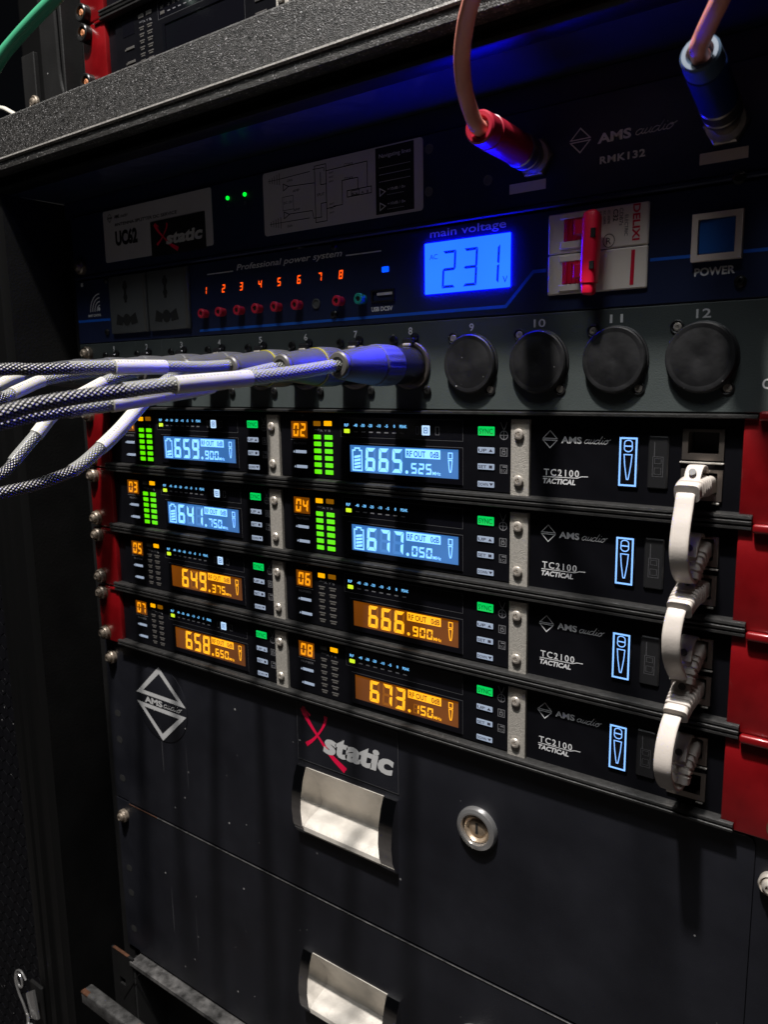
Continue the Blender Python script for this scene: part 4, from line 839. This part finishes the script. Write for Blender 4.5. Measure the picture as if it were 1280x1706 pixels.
for k in range(8, 0, -1):
    x = DX(k); T = Thing('connector_cable', names[k], 'cable', (x, 0, 22.6), group='braided cables plugged into the connector panel')
    o_ = Vector((x, 0, 22.6)); d_ = Vector((0, -1, 0))
    T.part('plug_shell', MB().lathe(o_, d_, [(9.4, -2), (9.4, 17), (9.0, 17.6)], 36), MT['shell'], key=None)
    T.part('grip_ring', MB().lathe(o_, d_, [(9.3, 17.2), (9.9, 18.2), (10.1, 21), (10.1, 30), (9.9, 32), (9.5, 32.6)], 72, lambda a, t: 1 - (.05 if (math.cos(a * 18) > .3 and 20 < t < 31) else 0)), MT['rubber'])
    T.part('boot', MB().lathe(o_, d_, [(9.3, 32.5), (9.5, 33.2), (9.3, 34.4), (8.6, 42), (7.5, 50), (6.7, 55.5), (6.3, 56.6)], 36), MT['rubber'])
    T.part('boot_collar', MB().lathe(o_, d_, [(6.0, 56.3), (6.2, 57), (6.1, 58.4), (5.4, 59.2), (3.7, 59.4), (2.7, 58.6)], 28), MT['unlit'])
    if k in (6, 8 - 1): T.part('colour_ring', MB().lathe(o_, d_, [(9.72, 33.0), (9.72, 34.0)], 36), MT['yellow'])
    path = spline([(x, -56, 22.6)] + CP[k], 14)
    s0, s1, s2, s3 = SL[k]
    cut = lambda a, b: [q for q in path if b <= q.y <= a]
    T.part('braided_cord', MB().tube(cut(0, s0 + 3) + cut(s0 + 3, s1) if 0 else [q for q in path if q.y > s3 - 1], 2.45, 16), MT['braidpale'])
    T.part('braided_cord', MB().tube([q for q in path if q.y < s3 + 6], 2.6, 18), MT['braid'])
    T.part('clear_sleeve', MB().tube(cut(s0 + 4, s3), 3.05, 24, False), MT['clear'])
    T.part('label_sleeve', MB().tube(cut(s1, s2), 3.4, 24), MT['sleeve'])

# ------------------------------------------------------------------ network leads
def plug(T, pts):
    P_ = spline(pts, 22); n_ = len(P_); ln = [0]
    for a, b in zip(P_, P_[1:]): ln.append(ln[-1] + (Vector(b) - Vector(a)).length)
    tot = ln[-1]
    def size(i, big, small):
        q = ln[i]
        if q < 12.5: return big
        if q > tot - 2.4: return big * .80 + .8
        k = (q - 12.5) / (tot - 12.5); base = big * (1 - k) + small * k
        ph = ((q - 12.5) / 2.25) % 1
        return base + (0.55 if ph < .5 else -0.75)
    T.part('plug_boot', MB().sweep(P_, lambda i: size(i, 11.4, 9.4), lambda i: size(i, 8.2, 6.4), 4.5, 24), MT['cream'])
NL = [dict(b1=[(6, -29.8), (-5, -29.4), (-12, -29.2), (-17, -29.6), (-20.8, -30.8)], c=[(-17, -29.8), (-20.4, -31.2), (-23, -36.5), (-26.2, -44), (-27.6, -52.6), (-24.2, -61.2), (-17, -66.9), (-11, -68.2), (-7, -65.5)], dx=(0, .5, .2)),
      dict(b1=[(6, -74.2), (-5, -73.9), (-12, -74.4), (-18, -75.6), (-23.4, -77.8)], c=[(-19, -75.8), (-23.2, -78.0), (-26.2, -82.4), (-27.8, -89.5), (-25.1, -98.8), (-17.2, -107.6), (-12, -111.2), (-7.6, -110.6), (-5.5, -108)], dx=(0, -.8, .6)),
      dict(b1=[(6, -118.7), (-5, -118.4), (-11, -119.2), (-17, -121.0), (-21.6, -123.6)], c=[(-17, -121.4), (-21.4, -124.0), (-25.4, -128), (-29.6, -135.5), (-30.2, -145), (-24.0, -154.2), (-16, -158.6), (-10, -158.2), (-7, -155.6)], dx=(.3, -1.0, 0))]
for i in range(3):
    z0 = -44.45 * i - 29.4; z1 = -44.45 * (i + 1) - 12.4; x = 198.6; d = NL[i]
    T = Thing('network_lead', ['flat cream network lead joining the top receiver to the second', 'flat cream network lead joining the second receiver to the third', 'flat cream network lead joining the third receiver to the lowest'][i], 'cable', (x, 0, z0), group='flat cream network leads between receivers')
    plug(T, [(x, a, b) for a, b in d['b1']])
    plug(T, [(x, 6, z1 + .4), (x, -4, z1 - .4), (x, -8, z1 - 2.6), (x - .2, -11.0, z1 - 5.8), (x - .4, -12.6, z1 - 10.0 - i * .6)])
    nc = len(d['c'])
    cab = spline([(x - .6 + d['dx'][1] * math.sin(math.pi * k / (nc - 1)), a, b) for k, (a, b) in enumerate(d['c'])], 9)
    T.part('flat_cable', MB().sweep(cab, 7.4, 1.9, 4, 20, (1, d['dx'][2] * .12, .02)), MT['cream'])
    for q, (zz, tilt) in enumerate(((z0, i * .5), (z1, 2.2))):
        g_ = spline([(x, -1.5, zz + 5.2), (x, -5, zz + 8.0 - tilt * .3), (x, -9.5, zz + 8.2 - tilt), (x, -12.6, zz + 6.2 - tilt * 1.4), (x, -14.6, zz + 3.0 - tilt * 1.6)], 6)
        G = T.part('latch_guard', MB().sweep(g_, 6.6, 1.0, 4, 16), MT['cream'])
        T.part('latch_slot', MB().lathe((x, -11.6, zz + 4.9 - tilt * 1.6), (0, -.84, .54), [(1.5, 0), (1.5, 3.4 - q * .3)], 12), MT['unlit'], G)

# ------------------------------------------------------------------ drawers
def drawer(zt, zb, hz, label, first):
    T = Thing('rack_drawer', label, 'drawer', (0, 0, zb), group='black rack drawers')
    xs = [-223.5, -37, 38.8, 228.3]; zs = [zb + .5, hz - 42.5, hz + .2, zt - .4]
    T.part('ear_plate', MB().box(-241, -215, 1.0, 2.9, zb + .6, zt - .6), MT['drawer'])
    T.part('ear_plate', MB().box(215, 241, 1.0, 2.9, zb + .6, zt - .6), MT['drawer'])
    # front plate with the handle opening and softly rounded outer corners
    mb = MB(); r_ = 4.0
    mb.poly([p for p in rrect(-223.5, 228.3, zb + .5, zt - .5, r_, 6) if p[0] < 0] and [(-223.5, zb + .6), (-37, zb + .6), (-37, zt - .5), (-223.5, zt - .5)], 0, 1.0)
    mb.poly([(38.8, zb + .6), (228.3 - r_, zb + .6), (228.3, zb + .6 + r_), (228.3, zt - .5 - r_), (227.1, zt - .5 - r_ * .29), (228.3 - r_, zt - .5), (38.8, zt - .5)], 0, 1.0)
    mb.poly([(-37, hz), (38.8, hz), (38.8, zt - .5), (-37, zt - .5)], 0, 1.0); mb.poly([(-37, zb + .6), (38.8, zb + .6), (38.8, hz - 42.6), (-37, hz - 42.6)], 0, 1.0)
    T.part('front_panel', mb, MT['drawer'])
    T.part('edge_lit_or_worn', MB().box(-188, 224, -.35, .6, zt - 1.15, zt - .55, .12), MT['greyedge'])  # added strip, its grey stands for light on the top edge
    T.part('edge_lit_or_worn', MB().box(-223.3, -188, -.35, .6, zt - 1.15, zt - .55, .12), MT['coppery'] if not first else MT['greyedge'], label='copper coloured worn edge' if not first else None)
    T.part('panel_fold', MB().box(-223.3, 226, 0.5, 14, zt - 1.4, zt - .6, .2), MT['dark'])
    # recessed pull
    pr_ = [(-.6, hz + .6), (1.5, hz - 2), (6, hz - 8.5), (10.5, hz - 16), (13, hz - 24), (13.6, hz - 28.5), (12.4, hz - 31.5), (8, hz - 33.2), (3, hz - 34.2), (-1.5, hz - 35.6), (-4.2, hz - 38), (-4.6, hz - 40.6), (-2.6, hz - 43.2), (-.4, hz - 44), (4, hz - 44), (18, hz - 36), (18, hz - 10), (5, hz + .4)]
    h = T.part('pull_bowl', MB().prof(pr_, -30.6, 30.6), MT['satin'])
    for a, b in ((-38.2, -30.4), (30.4, 40.0)):
        c_ = [(.2, hz + .9), (-1.2, hz + .7), (-4.0, hz - 6), (-6.4, hz - 16), (-7.2, hz - 26), (-6.2, hz - 36), (-3.4, hz - 43), (-1.2, hz - 45.2), (.2, hz - 45.2), (16, hz - 38), (16, hz - 8)]
        T.part('pull_end_cap', MB().prof(c_, a, b), MT['chrome'])
    lz = zt - 43.3
    lk = T.part('lock_ring', MB().lathe((92.9, 0, lz), (0, -1, 0), [(12.0, -.2), (12.0, 1.6), (11.3, 3.0), (9.6, 3.8), (8.6, 3.6), (8.2, 2.4), (8.0, .6), (7.9, -6)], 48), MT['lockring'])
    T.part('lock_core', MB().lathe((92.9, 0, lz), (0, -1, 0), [(7.95, -6), (7.9, 1.6), (6.9, 2.2), (6.1, 1.0), (5.4, .6), (4.6, 1.1), (1.4, 1.3), (.3, 1.3)], 30), MT['lockface'], lk)
    T.part('key_slot', MB().box(92.2, 93.6, -1.5, -.8, lz - 3, lz + 3), MT['void'], lk)
    T.part('rack_screw', MB().screw(-231.3, -5.0, zt - 13.4, 3.7, 5.2, 1.0), MT['tarnish'])
    T.part('rack_screw', MB().screw(235.6, -5.0, zt - 19.4, 3.7, 5.2, 1.0), MT['nickel'])
    for z in (zt - 60, zt - 82, zb + 18):
        T.part('slot_hole', MB().poly(rrect(-234.5, -227.5, z - 2.6, z + 2.6, 2.5, 4), .85, 1.05), MT['void'])
    return T
d1 = drawer(-178.6, -311.2, -224.4, 'upper black rack drawer carrying the diamond badge and silver red logo sticker', True)
d2 = drawer(-311.6, -444.2, -355.0, 'lower black rack drawer without stickers, cut by the bottom edge of the picture', False)
bd = d1.part('round_badge', MB().lathe((-173.4, 0, -216.6), (0, -1, 0), [(29.0, -.1), (29.0, .35), (28.6, .45)], 64), MT['drawer'], label='round clear badge with a silver diamond')
mb = MB()
for sg in (1, -1): mb.ribbon([(-173.8 - 24.2, -216.6 + sg * 5.0), (-173.8, -216.6 + sg * 26.0), (-173.8 + 24.2, -216.6 + sg * 5.0)], 4.0, -.55, True)
mb.text('AMS', -192.5, -172, -218.9, -214.3, -.62, bold=.04); audio_script(mb, -170.5, -151, -218.4, 2.6, -.62, .5)
d1.part('badge_mark', mb, MT['logo'], bd)
sk = d1.part('logo_sticker', MB().box(-37.2, 41.0, -.35, .02, -219.4, -181.2), MT['drawer'])
d1.part('sticker_edge', MB().frame(-37.2, 41.0, -219.4, -181.2, .3, -.39), MT['line'], sk)
rd, sl = xstatic(-38, 41, -220.5, -181.5, -.48)
d1.part('logo_red', rd, MT['logored'], sk); d1.part('logo_silver', sl, MT['logo'], sk)

# ------------------------------------------------------------------ pull-out shelf below
sh = Thing('pull_out_shelf', 'open black pull out shelf with a worn bar handle below the drawers', 'shelf', (0, 0, -560))
sh.part('ear_plate', MB().gridplate([-250, -241, -233.5, -222], [-500, -474, -468, -444.6], -9, -7, [(-241, -233.5, -474, -468)]), MT['dark'], label='bent ear plate with a slot and worn edge')
sh.part('worn_edge', MB().box(-248, -228, -9.3, -6.8, -444.65, -444.2, .15), MT['coppery'])
sh.part('top_strip', MB().prof([(-10, -446.4), (-10, -449.4), (2, -449.4), (2, -446.0)], -224, 240), MT['greyedge'])  # lit look of the strip comes from the paler grey
sh.part('tray', MB().box(-220, 228, 20, 24, -600, -450).box(-222, -220, -8, 200, -600, -450), MT['void'])
sh.part('bar_handle', MB().box(-231, -90, -50, -40, -459, -448, 1.6, 3), MT['handle'], label='worn black square bar handle')
sh.part('worn_corner', MB().box(-230.6, -222, -50.3, -46, -449.6, -447.8, .5), MT['coppery'])
sh.part('handle_arm', MB().box(-108, -98, -40, 10, -458, -449, .8), MT['dark'])
sh.part('orange_knob', MB().lathe((-158, -48, -447.5), (0, -.5, 1), [(2.2, 0), (2.2, 2.6), (3.4, 3.2), (3.6, 5.4), (2.6, 6.4)], 18), MT['orange_tip'])
sh.part('fine_wire', MB().tube([(-236, -12, -478), (-212, -9, -452)], .35, 6), MT['dark'])

# ------------------------------------------------------------------ loose cables at the upper left
gc = Thing('green_cable', 'green cable crossing the top left corner of the picture', 'cable', (-190, -40, 210))
gc.part('jacket', MB().tube(spline([(-172, -20, 276), (-188.3, -20, 267.4), (-203.3, -22, 259), (-225.3, -24, 251.7), (-249.0, -26, 243.3), (-266.4, -28, 234.8), (-299.5, -30, 214.4)], 10), 4.2, 16), MT['green_cable'])
wc = Thing('white_cable', 'thin white cable behind the crossbar at far left', 'cable', (-300, 30, 215))
wc.part('jacket', MB().tube(spline([(-404, 30, 246), (-376, 30, 240.5), (-363, 30, 235.5), (-346, 30, 225.6), (-335, 30, 212)], 8), 1.8, 10), MT['sleeve'])
